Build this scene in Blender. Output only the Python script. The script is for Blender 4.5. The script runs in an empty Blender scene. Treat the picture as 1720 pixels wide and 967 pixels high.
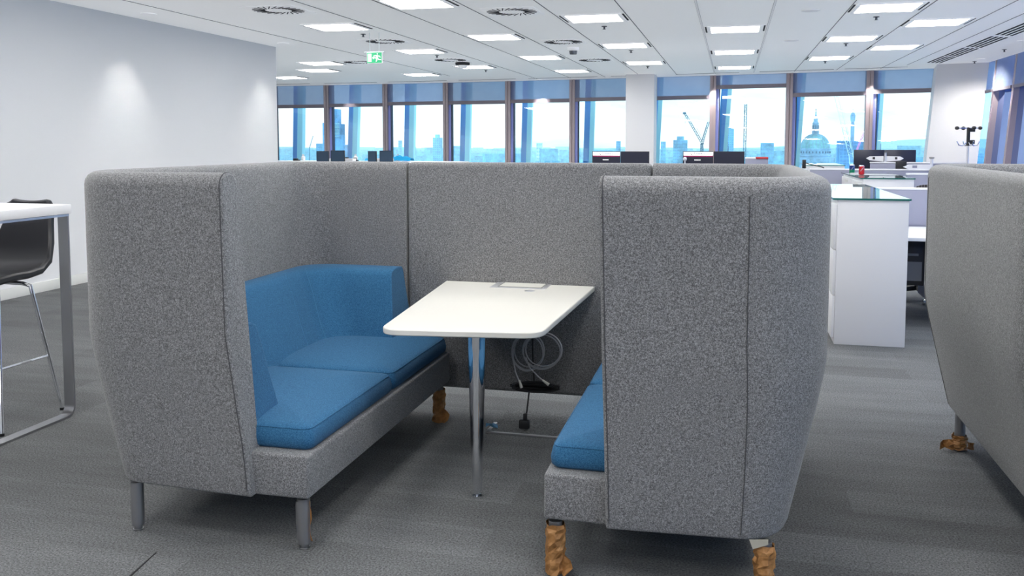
import bpy, bmesh, math, random
from mathutils import Vector, Matrix
random.seed(7)
sc = bpy.context.scene
COL = sc.collection
PI = math.pi
# ------------------------------------------------------------------ camera model (1720 x 967)
F, CX, CY, HZ, VPX, EYE = 1500., 860., 351., 238., 1231., 1.5
pitch = math.atan((CY-HZ)/F)
yaw = math.atan((VPX-CX)/(F/math.cos(pitch)))
fw = Vector((-math.sin(yaw)*math.cos(pitch), math.cos(yaw)*math.cos(pitch), -math.sin(pitch)))
rt = Vector((math.cos(yaw), math.sin(yaw), 0)); up = rt.cross(fw)
def at(px, py, Y=None, Z=None, X=None):
    d = rt*((px-CX)/F) - up*((py-CY)/F) + fw
    k = Y/d.y if Y is not None else ((Z-EYE)/d.z if Z is not None else X/d.x)
    return Vector((0, 0, EYE)) + d*k
cam = bpy.data.cameras.new('camera'); co = bpy.data.objects.new('camera', cam); COL.objects.link(co)
co.location = (0, 0, EYE)
co.matrix_world = Matrix(((rt.x, up.x, -fw.x, 0), (rt.y, up.y, -fw.y, 0), (rt.z, up.z, -fw.z, EYE), (0, 0, 0, 1)))
cam.sensor_width = 36; cam.lens = F/1720*36
cam.shift_x = 0; cam.shift_y = -(483.5-CY)/1720
cam.clip_end = 30000; cam.clip_start = 0.05
sc.camera = co
sc.view_settings.view_transform = 'Standard'
sc.view_settings.look = 'None'
sc.view_settings.exposure = .7
CEIL = 2.92
# ------------------------------------------------------------------ materials
def newmat(name):
    m = bpy.data.materials.new(name); m.use_nodes = True
    return m, m.node_tree.nodes, m.node_tree.links, m.node_tree.nodes['Principled BSDF']
def mat(name, c, rough=.5, metal=0., emit=None, es=0., spec=None, coat=0.):
    m, N, L, b = newmat(name)
    b.inputs['Base Color'].default_value = (*c, 1); b.inputs['Roughness'].default_value = rough
    b.inputs['Metallic'].default_value = metal
    if spec is not None: b.inputs['Specular IOR Level'].default_value = spec
    if coat: b.inputs['Coat Weight'].default_value = coat
    if emit: b.inputs['Emission Color'].default_value = (*emit, 1); b.inputs['Emission Strength'].default_value = es
    # a faint procedural variation so that no surface is perfectly flat
    tc = N.new('ShaderNodeTexCoord'); nz = N.new('ShaderNodeTexNoise'); nz.inputs['Scale'].default_value = 6
    mr = N.new('ShaderNodeMapRange'); mr.inputs['To Min'].default_value = max(rough-.04, 0); mr.inputs['To Max'].default_value = min(rough+.04, 1)
    L.new(tc.outputs['Object'], nz.inputs['Vector']); L.new(nz.outputs['Fac'], mr.inputs['Value']); L.new(mr.outputs['Result'], b.inputs['Roughness'])
    return m
def ramp(N, pts):
    r = N.new('ShaderNodeValToRGB')
    e = r.color_ramp.elements
    while len(e) < len(pts): e.new(.5)
    for i, (p, c) in enumerate(pts): e[i].position = p; e[i].color = (*c, 1)
    return r
def felt(name, lo, mid, hi, s1=330, s2=90, bump=.25, sheen=.25):
    m, N, L, b = newmat(name)
    tc = N.new('ShaderNodeTexCoord')
    n1 = N.new('ShaderNodeTexNoise'); n1.inputs['Scale'].default_value = s1; n1.inputs['Detail'].default_value = 2; n1.inputs['Roughness'].default_value = .7
    n2 = N.new('ShaderNodeTexNoise'); n2.inputs['Scale'].default_value = s2; n2.inputs['Detail'].default_value = 3
    L.new(tc.outputs['Object'], n1.inputs['Vector']); L.new(tc.outputs['Object'], n2.inputs['Vector'])
    mx = N.new('ShaderNodeMix'); mx.inputs[0].default_value = .3
    L.new(n1.outputs['Fac'], mx.inputs[2]); L.new(n2.outputs['Fac'], mx.inputs[3])
    r = ramp(N, [(.38, lo), (.5, mid), (.62, hi)])
    L.new(mx.outputs[0], r.inputs['Fac']); L.new(r.outputs['Color'], b.inputs['Base Color'])
    b.inputs['Roughness'].default_value = .95; b.inputs['Specular IOR Level'].default_value = .15
    b.inputs['Sheen Weight'].default_value = sheen; b.inputs['Sheen Roughness'].default_value = .5
    bp = N.new('ShaderNodeBump'); bp.inputs['Strength'].default_value = bump; bp.inputs['Distance'].default_value = .002
    L.new(mx.outputs[0], bp.inputs['Height']); L.new(bp.outputs['Normal'], b.inputs['Normal'])
    return m
M = {}
M['felt'] = felt('grey_felt', (.075, .075, .077), (.178, .178, .182), (.36, .36, .365), 360, 150)
M['felt_dark'] = mat('seam_thread', (.07, .07, .075), .9)
M['blue'] = felt('blue_wool', (.016, .075, .165), (.031, .125, .25), (.066, .205, .36), 520, 200, .18, .08)
M['blue_seam'] = mat('blue_stitch', (.06, .20, .37), .9)
M['white_paint'] = mat('white_paint', (.78, .78, .79), .6)
M['col_paint'] = mat('column_paint', (.9, .89, .9), .6)
M['skirt'] = mat('skirting_paint', (.74, .74, .71), .45)
M['laminate'] = mat('white_laminate', (.80, .78, .72), .32)
M['lam_white'] = mat('pure_white_laminate', (.86, .86, .88), .35)
M['cab'] = mat('cabinet_white', (.74, .74, .76), .4)
M['cab_dark'] = mat('recess_shadow', (.12, .12, .13), .7)
M['chrome'] = mat('chrome', (.86, .87, .9), .06, 1.)
M['steel'] = mat('brushed_steel', (.36, .36, .37), .36, 1.)
M['steel_edge_bluelit'] = mat('steel_edge_bluelit', (.5, .6, .72), .3, 1.)  # steel copy tinted blue: daylight on the edge put into its colour
M['leg_metal'] = mat('leg_metal', (.34, .34, .35), .42, .85)
M['alu'] = mat('aluminium', (.72, .72, .75), .35, .6)
M['black'] = mat('black_plastic', (.012, .012, .014), .45)
M['leather'] = mat('black_leather', (.014, .014, .018), .38)
M['screen_dark'] = mat('dark_monitor', (.018, .02, .04), .3)
M['slate'] = mat('slate_screen', (.035, .07, .12), .4)
M['rubber'] = mat('black_rubber', (.01, .01, .01), .7)
M['cable_grey'] = mat('grey_cable', (.45, .45, .47), .45)
M['cable_tip'] = mat('pale_plug', (.75, .74, .68), .4)
M['partition'] = mat('lilac_partition', (.30, .31, .40), .8)
M['mullion'] = mat('mullion_metal', (.45, .375, .395), .5, .1)
M['gasket'] = mat('dark_gasket', (.03, .04, .08), .6)
M['ext_blue'] = mat('exterior_blue', (.10, .42, 1.0), .5)
M['ext_deep'] = mat('exterior_deep', (.06, .26, .80), .5)
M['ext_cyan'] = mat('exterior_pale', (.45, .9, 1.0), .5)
M['ext_lilac'] = mat('exterior_lilac', (.36, .42, .90), .5)
M['bar_grey'] = mat('blind_bar', (.24, .21, .25), .5)
M['joint'] = mat('ceiling_joint', (.28, .28, .29), .8)
M['trimline'] = mat('ceiling_trim', (.72, .72, .74), .6, emit=(.96, .98, 1), es=.13)  # trim is no lamp; faint glow added to keep up with the ceiling
M['slot'] = mat('air_slot', (.03, .03, .035), .8)
M['slot_soft'] = mat('air_slot_soft', (.17, .18, .2), .8)
M['ceil_frame'] = mat('light_frame', (.86, .86, .88), .5, emit=(.96, .98, 1), es=.17)  # frames and plates carry the same added fill glow as the tiles
M['light'] = mat('light_panel', (.9, .9, .9), .6, emit=(1., .985, .96), es=12)
M['spot'] = mat('downlight_lens', (.9, .9, .9), .4, emit=(1., .96, .9), es=9)
M['green'] = mat('exit_green', (.0, .27, .11), .5, emit=(0., .33, .13), es=.25)
M['sign_white'] = mat('sign_white', (.9, .9, .9), .5, emit=(.95, 1, .97), es=.12)
M['clear'] = mat('clear_rod', (.6, .7, .7), .2)
M['white_em'] = mat('banner_white', (.9, .9, .9), .5, emit=(1, 1, 1), es=.6)
M['maroon'] = mat('banner_maroon', (.18, .01, .06), .5, emit=(.25, .02, .08), es=.4)
M['grey_text'] = mat('banner_grey', (.35, .38, .45), .6)
M['dark_text'] = mat('banner_dark', (.06, .01, .03), .6)
M['cloth'] = mat('bright_blue_cloth', (.0, .36, .72), .8)
M['can_red'] = mat('can_red', (.55, .01, .02), .3, .3)
M['can_green'] = mat('can_green', (.0, .2, .1), .3, .3)
M['can_navy'] = mat('can_navy', (.01, .03, .2), .3, .3)
M['can_silver'] = mat('can_silver', (.75, .78, .85), .25, .7)
M['red'] = mat('red_card', (.5, .03, .03), .6)
M['tape'] = mat('blue_tape', (.1, .25, .42), .6)
M['tag'] = mat('paper_label', (.42, .40, .33), .7)
M['drk_socket'] = mat('socket_grey', (.25, .25, .24), .4)
# paper wrap
m, N, L, b = newmat('brown_paper')
tc = N.new('ShaderNodeTexCoord'); vo = N.new('ShaderNodeTexVoronoi'); vo.inputs['Scale'].default_value = 38
nz = N.new('ShaderNodeTexNoise'); nz.inputs['Scale'].default_value = 30
r = ramp(N, [(.2, (.20, .085, .02)), (.55, (.40, .19, .06)), (.85, (.60, .34, .14))])
L.new(tc.outputs['Object'], vo.inputs['Vector']); L.new(tc.outputs['Object'], nz.inputs['Vector']); L.new(nz.outputs['Fac'], r.inputs['Fac'])
L.new(r.outputs['Color'], b.inputs['Base Color']); b.inputs['Roughness'].default_value = .6
bp = N.new('ShaderNodeBump'); bp.inputs['Strength'].default_value = .9; bp.inputs['Distance'].default_value = .006
L.new(vo.outputs['Distance'], bp.inputs['Height']); L.new(bp.outputs['Normal'], b.inputs['Normal']); M['paper'] = m
# carpet: planks 1 m x .25 m laid along x, each with its own tone and streaks
def carpet():
    m, N, L, b = newmat('carpet_planks')
    tc = N.new('ShaderNodeTexCoord')
    br = N.new('ShaderNodeTexBrick'); br.offset = .37
    br.inputs['Color1'].default_value = (.55, .55, .55, 1); br.inputs['Color2'].default_value = (1, 1, 1, 1); br.inputs['Mortar'].default_value = (.6, .6, .6, 1)
    br.inputs['Scale'].default_value = 1; br.inputs['Mortar Size'].default_value = .0015; br.inputs['Brick Width'].default_value = 1.; br.inputs['Row Height'].default_value = .25
    L.new(tc.outputs['Object'], br.inputs['Vector'])
    mp = N.new('ShaderNodeMapping'); mp.inputs['Scale'].default_value = (.8, 4.5, 1); L.new(tc.outputs['Object'], mp.inputs['Vector'])
    st = N.new('ShaderNodeTexNoise'); st.inputs['Scale'].default_value = 1.6; st.inputs['Detail'].default_value = 4; st.inputs['Roughness'].default_value = .6
    L.new(mp.outputs['Vector'], st.inputs['Vector'])
    fi = N.new('ShaderNodeTexNoise'); fi.inputs['Scale'].default_value = 130; fi.inputs['Detail'].default_value = 3; fi.inputs['Roughness'].default_value = .8
    L.new(tc.outputs['Object'], fi.inputs['Vector'])
    rb = N.new('ShaderNodeMapRange'); rb.inputs['From Min'].default_value = .55; rb.inputs['From Max'].default_value = 1; rb.inputs['To Min'].default_value = .88; rb.inputs['To Max'].default_value = 1.13
    L.new(br.outputs['Color'], rb.inputs['Value'])
    rs = N.new('ShaderNodeMapRange'); rs.inputs['From Min'].default_value = .3; rs.inputs['From Max'].default_value = .7; rs.inputs['To Min'].default_value = .87; rs.inputs['To Max'].default_value = 1.14
    L.new(st.outputs['Fac'], rs.inputs['Value'])
    rf = N.new('ShaderNodeMapRange'); rf.inputs['From Min'].default_value = .33; rf.inputs['From Max'].default_value = .67; rf.inputs['To Min'].default_value = .35; rf.inputs['To Max'].default_value = 1.65
    L.new(fi.outputs['Fac'], rf.inputs['Value'])
    m1 = N.new('ShaderNodeMath'); m1.operation = 'MULTIPLY'; L.new(rb.outputs[0], m1.inputs[0]); L.new(rs.outputs[0], m1.inputs[1])
    m2 = N.new('ShaderNodeMath'); m2.operation = 'MULTIPLY'; L.new(m1.outputs[0], m2.inputs[0]); L.new(rf.outputs[0], m2.inputs[1])
    cc = N.new('ShaderNodeMix'); cc.data_type = 'RGBA'; cc.blend_type = 'MULTIPLY'; cc.inputs[0].default_value = 1
    cc.inputs[6].default_value = (.135, .139, .141, 1); L.new(m2.outputs[0], cc.inputs[7])
    L.new(cc.outputs[2], b.inputs['Base Color']); b.inputs['Roughness'].default_value = .95; b.inputs['Specular IOR Level'].default_value = .2
    bp = N.new('ShaderNodeBump'); bp.inputs['Strength'].default_value = .5; bp.inputs['Distance'].default_value = .003
    L.new(fi.outputs['Fac'], bp.inputs['Height']); L.new(bp.outputs['Normal'], b.inputs['Normal'])
    return m
M['carpet'] = carpet()
def ceilmat():
    m, N, L, b = newmat('ceiling_tiles')
    tc = N.new('ShaderNodeTexCoord'); mp = N.new('ShaderNodeMapping'); mp.inputs['Scale'].default_value = (.4, 9, 1)
    nz = N.new('ShaderNodeTexNoise'); nz.inputs['Scale'].default_value = 1.4; nz.inputs['Detail'].default_value = 3
    L.new(tc.outputs['Object'], mp.inputs['Vector']); L.new(mp.outputs['Vector'], nz.inputs['Vector'])
    r = ramp(N, [(.35, (.84, .845, .85)), (.65, (.90, .90, .90))]); L.new(nz.outputs['Fac'], r.inputs['Fac'])
    L.new(r.outputs['Color'], b.inputs['Base Color']); b.inputs['Roughness'].default_value = .55
    b.inputs['Emission Color'].default_value = (.96, .98, 1, 1); b.inputs['Emission Strength'].default_value = .17  # even glow put into the tiles, standing in for bounced light
    return m
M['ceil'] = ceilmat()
# mesh-back office chair
m, N, L, b = newmat('black_mesh')
tc = N.new('ShaderNodeTexCoord'); wv = N.new('ShaderNodeTexWave'); wv.inputs['Scale'].default_value = 14; wv.bands_direction = 'X'
r = ramp(N, [(.3, (.008, .008, .01)), (.8, (.10, .09, .10))]); L.new(tc.outputs['Object'], wv.inputs['Vector']); L.new(wv.outputs['Fac'], r.inputs['Fac']); L.new(r.outputs['Color'], b.inputs['Base Color'])
b.inputs['Roughness'].default_value = .6; M['mesh'] = m
# glass for panes, thin
def glass(name, tint, ior=1.5, rmax=1.):
    m, N, L, b = newmat(name); N.remove(b); out = N['Material Output']
    tr = N.new('ShaderNodeBsdfTransparent'); tr.inputs['Color'].default_value = (*tint, 1)
    gl = N.new('ShaderNodeBsdfGlossy'); gl.inputs['Roughness'].default_value = .004; gl.inputs['Color'].default_value = (*(rmax if isinstance(rmax, tuple) else (rmax,)*3), 1)
    fr = N.new('ShaderNodeFresnel'); fr.inputs['IOR'].default_value = ior
    mx = N.new('ShaderNodeMixShader'); L.new(fr.outputs[0], mx.inputs[0]); L.new(tr.outputs[0], mx.inputs[1]); L.new(gl.outputs[0], mx.inputs[2])
    L.new(mx.outputs[0], out.inputs['Surface']); return m
M['glass'] = glass('window_glass', (.88, .97, 1.), 1.85)
M['glass_side'] = glass('side_glass', (.56, .76, 1.), 1.12, (.45, .62, 1.))
M['top_glass'] = glass('table_top_glass', (.80, .93, .92))
M['glass_edge'] = mat('glass_edge_green', (.01, .13, .11), .15)
def blindmat():
    m, N, L, b = newmat('roller_blind_fabric'); out = N['Material Output']
    b.inputs['Base Color'].default_value = (.33, .38, .52, 1); b.inputs['Roughness'].default_value = .9
    tc = N.new('ShaderNodeTexCoord'); nz = N.new('ShaderNodeTexNoise'); nz.inputs['Scale'].default_value = 3
    r = ramp(N, [(.3, (.31, .37, .53)), (.7, (.36, .42, .57))]); L.new(tc.outputs['Object'], nz.inputs['Vector']); L.new(nz.outputs['Fac'], r.inputs['Fac']); L.new(r.outputs['Color'], b.inputs['Base Color'])
    tl = N.new('ShaderNodeBsdfTranslucent'); tl.inputs['Color'].default_value = (.30, .36, .55, 1)
    tr = N.new('ShaderNodeBsdfTransparent'); tr.inputs['Color'].default_value = (.6, .74, .97, 1)
    a = N.new('ShaderNodeMixShader'); a.inputs[0].default_value = .3; L.new(b.outputs[0], a.inputs[1]); L.new(tl.outputs[0], a.inputs[2])
    c = N.new('ShaderNodeMixShader'); c.inputs[0].default_value = .17; L.new(a.outputs[0], c.inputs[1]); L.new(tr.outputs[0], c.inputs[2])
    L.new(c.outputs[0], out.inputs['Surface']); return m
M['blind'] = blindmat()
# hazy city: own colour, given a slight glow, fades to painted pale cyan with distance from the tower
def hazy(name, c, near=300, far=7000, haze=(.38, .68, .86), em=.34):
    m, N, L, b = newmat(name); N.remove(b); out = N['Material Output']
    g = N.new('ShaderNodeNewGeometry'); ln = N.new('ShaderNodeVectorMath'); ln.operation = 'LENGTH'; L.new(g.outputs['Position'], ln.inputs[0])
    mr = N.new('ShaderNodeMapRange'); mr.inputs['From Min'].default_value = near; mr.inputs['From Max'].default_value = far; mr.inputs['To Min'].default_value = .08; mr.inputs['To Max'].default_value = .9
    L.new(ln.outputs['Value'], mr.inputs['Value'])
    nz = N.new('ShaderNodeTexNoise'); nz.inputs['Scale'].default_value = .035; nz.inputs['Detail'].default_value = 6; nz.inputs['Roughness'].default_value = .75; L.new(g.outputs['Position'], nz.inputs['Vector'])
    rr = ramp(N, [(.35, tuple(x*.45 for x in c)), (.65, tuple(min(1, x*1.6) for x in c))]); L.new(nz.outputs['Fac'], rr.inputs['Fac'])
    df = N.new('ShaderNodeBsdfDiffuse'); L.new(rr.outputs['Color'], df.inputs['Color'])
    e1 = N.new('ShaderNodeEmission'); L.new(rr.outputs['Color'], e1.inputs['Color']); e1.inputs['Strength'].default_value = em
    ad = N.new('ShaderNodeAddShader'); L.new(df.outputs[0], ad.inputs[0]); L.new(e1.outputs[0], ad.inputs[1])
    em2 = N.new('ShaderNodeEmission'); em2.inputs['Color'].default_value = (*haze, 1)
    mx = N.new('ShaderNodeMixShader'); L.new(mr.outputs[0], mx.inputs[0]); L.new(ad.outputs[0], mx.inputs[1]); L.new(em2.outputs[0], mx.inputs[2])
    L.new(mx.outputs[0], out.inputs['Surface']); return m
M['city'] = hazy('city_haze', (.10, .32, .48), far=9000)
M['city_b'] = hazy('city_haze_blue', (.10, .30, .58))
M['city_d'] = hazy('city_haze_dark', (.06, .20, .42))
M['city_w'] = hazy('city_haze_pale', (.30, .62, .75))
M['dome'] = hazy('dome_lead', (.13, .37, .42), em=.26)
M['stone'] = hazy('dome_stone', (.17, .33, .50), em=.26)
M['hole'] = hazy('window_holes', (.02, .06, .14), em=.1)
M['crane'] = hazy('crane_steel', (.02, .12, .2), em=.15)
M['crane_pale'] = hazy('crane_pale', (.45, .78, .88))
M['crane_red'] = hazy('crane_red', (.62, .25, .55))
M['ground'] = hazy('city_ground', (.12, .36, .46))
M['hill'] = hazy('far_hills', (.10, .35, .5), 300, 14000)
# ------------------------------------------------------------------ mesh builder
def wloc(o):
    v = Vector((0, 0, 0))
    while o: v = v + o.location; o = o.parent
    return v
class MB:
    def __init__(s): s.bm = bmesh.new(); s.mi = 0
    def _tag(s, faces):
        for f in faces: f.material_index = s.mi
    def box(s, lo, hi, bev=0., seg=2, rot=None, piv=None):
        lo, hi = Vector(lo), Vector(hi); c = (lo+hi)/2; d = hi-lo
        r = bmesh.ops.create_cube(s.bm, size=1); vs = r['verts']
        for v in vs: v.co = Vector((v.co.x*d.x, v.co.y*d.y, v.co.z*d.z)) + c
        fs = list({f for v in vs for f in v.link_faces}); s._tag(fs)
        if bev:
            es = list({e for v in vs for e in v.link_edges})
            bb = bmesh.ops.bevel(s.bm, geom=es, offset=bev, segments=seg, profile=.5, affect='EDGES', clamp_overlap=True)
            s._tag(bb['faces']); vs = list({v for f in bb['faces'] for v in f.verts} | {v for v in vs if v.is_valid})
        if rot is not None:
            bmesh.ops.rotate(s.bm, verts=vs, cent=piv or c, matrix=rot)
        return vs
    def loft(s, rows, closed=False, caps=False, ringclose=False):
        """rows: list of lists of points; closed: last row joins first; ringclose: each row is a ring"""
        R = [[s.bm.verts.new(p) for p in row] for row in rows]; n = len(R[0]); fs = []
        for i in range(len(R) if closed else len(R)-1):
            a, b_ = R[i], R[(i+1) % len(R)]
            for j in range(n if ringclose else n-1):
                k = (j+1) % n
                try: fs.append(s.bm.faces.new((a[j], a[k], b_[k], b_[j])))
                except ValueError: pass
        if caps == 'rows':
            for row in (R[0], R[-1]):
                try: fs.append(s.bm.faces.new(row))
                except ValueError: pass
        elif caps == 'cols':
            for j in (0, n-1):
                try: fs.append(s.bm.faces.new([row[j] for row in R]))
                except ValueError: pass
        s._tag(fs); return R
    def tube(s, pts, r, n=8, caps=True, closed=False):
        pts = [Vector(p) for p in pts]; m = len(pts); rr = r if isinstance(r, (list, tuple)) else [r]*m
        rows = []; prev = None
        for i, p in enumerate(pts):
            if closed: t = (pts[(i+1) % m]-pts[i-1])
            else: t = pts[min(i+1, m-1)]-pts[max(i-1, 0)]
            t = t.normalized() if t.length > 1e-9 else Vector((0, 0, 1))
            a = prev if prev is not None else (Vector((1, 0, 0)) if abs(t.x) < .8 else Vector((0, 1, 0)))
            u = (a - t*a.dot(t))
            u = u.normalized() if u.length > 1e-6 else t.orthogonal().normalized()
            prev = u; w = t.cross(u)
            rows.append([p+(u*math.cos(2*PI*k/n)+w*math.sin(2*PI*k/n))*rr[i] for k in range(n)])
        s.loft(rows, closed=closed, caps=False if closed or not caps else 'rows', ringclose=True)
    def lathe(s, prof, c=(0, 0, 0), n=24, caps=True):
        c = Vector(c)
        s.loft([[c+Vector((r*math.cos(2*PI*k/n), r*math.sin(2*PI*k/n), z)) for k in range(n)] for r, z in prof], ringclose=True, caps='rows' if caps else False)
    def prism(s, poly, z0, z1, bev=0.):
        a = [s.bm.verts.new((p[0], p[1], z0)) for p in poly]; b_ = [s.bm.verts.new((p[0], p[1], z1)) for p in poly]; n = len(poly)
        fs = [s.bm.faces.new((a[i], a[(i+1) % n], b_[(i+1) % n], b_[i])) for i in range(n)]
        fs += [s.bm.faces.new(a[::-1]), s.bm.faces.new(b_)]; s._tag(fs)
    def poly(s, pts):
        f = s.bm.faces.new([s.bm.verts.new(p) for p in pts]); s._tag([f])
    def slab(s, pts, d):
        """flat polygon pushed along d"""
        d = Vector(d); a = [s.bm.verts.new(Vector(p)) for p in pts]; b_ = [s.bm.verts.new(Vector(p)+d) for p in pts]; n = len(pts)
        fs = [s.bm.faces.new((a[i], a[(i+1) % n], b_[(i+1) % n], b_[i])) for i in range(n)]
        fs += [s.bm.faces.new(a[::-1]), s.bm.faces.new(b_)]; s._tag(fs)
    def build(s, name, m, parent=None, smooth=True, ang=38, bevel=0., label=None, cat=None, group=None, kind=None, flat=False):
        bmesh.ops.remove_doubles(s.bm, verts=s.bm.verts, dist=1e-5)
        bmesh.ops.recalc_face_normals(s.bm, faces=s.bm.faces)
        vs = s.bm.verts; lo = Vector([min(v.co[i] for v in vs) for i in range(3)]); hi = Vector([max(v.co[i] for v in vs) for i in range(3)])
        c = Vector(((lo.x+hi.x)/2, (lo.y+hi.y)/2, lo.z if parent is None else (lo.z+hi.z)/2))
        for v in vs: v.co -= c
        me = bpy.data.meshes.new(name); s.bm.to_mesh(me); s.bm.free()
        o = bpy.data.objects.new(name, me); COL.objects.link(o)
        for x in (m if isinstance(m, (list, tuple)) else [m]): me.materials.append(M[x])
        if smooth and not flat:
            for p in me.polygons: p.use_smooth = True
            me.set_sharp_from_angle(angle=math.radians(ang))
        if parent is not None: o.parent = parent; o.location = c - wloc(parent)
        else: o.location = c
        if bevel:
            bv = o.modifiers.new('bevel', 'BEVEL'); bv.width = bevel; bv.segments = 2; bv.limit_method = 'ANGLE'; bv.angle_limit = math.radians(45)
        tag(o, label, cat, group, kind); return o
def tag(o, label=None, cat=None, group=None, kind=None):
    if label: o['label'] = label
    if cat: o['category'] = cat
    if group: o['group'] = group
    if kind: o['kind'] = kind
    return o
def thing(name, loc, label=None, cat=None, group=None, kind=None):
    o = bpy.data.objects.new(name, None); COL.objects.link(o); o.location = loc; o.empty_display_size = .1
    return tag(o, label, cat, group, kind)
def dup(o, d, label=None, parent=None, group=None):
    c = o.copy(); COL.objects.link(c)
    if parent is None: c.location = o.location + Vector(d)
    else: c.parent = parent
    if label: c['label'] = label
    if group: c['group'] = group
    for ch in list(o.children): dup(ch, (0, 0, 0), None, c)
    return c
def lerp(a, b, t): return a+(b-a)*t
def arc(c, r, a0, a1, n, z=0): return [Vector((c[0]+r*math.cos(lerp(a0, a1, i/n)), c[1]+r*math.sin(lerp(a0, a1, i/n)), z)) for i in range(n+1)]
# ------------------------------------------------------------------ the setting
def fY(x): return 21.0 - .0904*(x+11.4) - .00713*(x+11.4)*(x+2)
XR = 4.47       # right facade line at the ceiling
b = MB(); b.box((-15, -5, -.1), (6, 22, 0)); b.build('floor', 'carpet', kind='structure', smooth=False)
b = MB()
front = [(x, fY(x)+.12) for x in [-15+i*.75 for i in range(27)]]
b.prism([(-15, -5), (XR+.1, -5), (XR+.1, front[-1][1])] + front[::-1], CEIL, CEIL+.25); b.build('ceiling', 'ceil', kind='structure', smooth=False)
b = MB(); b.box((-7.1, -5, 0), (-6.70, 12.33, CEIL)); b.build('wall_left', 'white_paint', kind='structure', smooth=False)
b = MB(); b.box((-6.70, -5, 0), (-6.685, 12.34, .105), .003); b.build('baseboard_left', 'skirt', kind='structure')
b = MB(); b.box((-15, 12.2, 0), (-14.8, 22, CEIL)); b.build('wall_far_left', 'white_paint', kind='structure', smooth=False)
b = MB(); b.box((-15, -5.2, 0), (6, -5, CEIL)); b.build('wall_back', 'white_paint', kind='structure', smooth=False)
# plain ceiling margin along the left wall and along the two facades, a shallow joint between it and the tiles
b = MB()
b.box((-5.975, -5, CEIL-.004), (-5.965, 18.6, CEIL+.01))
for i in range(-6, 5):
    x = (i*2+1)*.3935
    if x > 3 or x < -6.2 and False: continue
    if x < -5.9: continue
    w = .012 if abs(x) < .5 else .005
    y1 = fY(x) - .55
    b.box((x-w, -5, CEIL-.004), (x+w, y1, CEIL+.01))
b.box((3.105, -5, CEIL-.004), (3.115, 18.0, CEIL+.01))
b.build('trim_1', 'joint', kind='structure', smooth=False)
b = MB()
for x in (-.3935, .3935): b.box((x-.010, -5, CEIL-.005), (x+.010, fY(x)-.55, CEIL+.01))
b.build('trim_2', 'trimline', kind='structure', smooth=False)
b = MB()   # slim air slots along the window wall
for x0, x1 in ((-11.2, -10.1), (-9.7, -8.3), (-8.0, -6.5), (-6.2, -4.8), (-4.5, -2.9), (-2.6, -1.6), (-1.2, .1), (.5, 1.9), (2.1, 3.2)):
    for k in range(4):
        xa, xb = lerp(x0, x1, k/4), lerp(x0, x1, (k+1)/4)
        ya, yb = fY(xa)-.72, fY(xb)-.72
        b.slab([(xa, ya-.03, CEIL-.004), (xb, yb-.03, CEIL-.004), (xb, yb+.03, CEIL-.004), (xa, ya+.03, CEIL-.004)], (0, 0, .01))
b.build('trim_3', 'joint', kind='structure', smooth=False)
# columns
b = MB(); b.box((-2.22, 19.05, 0), (-1.62, 19.75, CEIL), .01); b.build('trim_4', 'col_paint', kind='structure')
b = MB()
t0 = [(3.62, 17.95), (4.44, 17.75), (4.6, 18.9), (3.78, 19.05)]; ln = .075*CEIL
b.loft([[Vector((x-ln, y, 0)) for x, y in t0], [Vector((x, y, CEIL)) for x, y in t0]], ringclose=True, caps='rows')
b.build('trim_5', 'col_paint', kind='structure', smooth=False)
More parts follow.
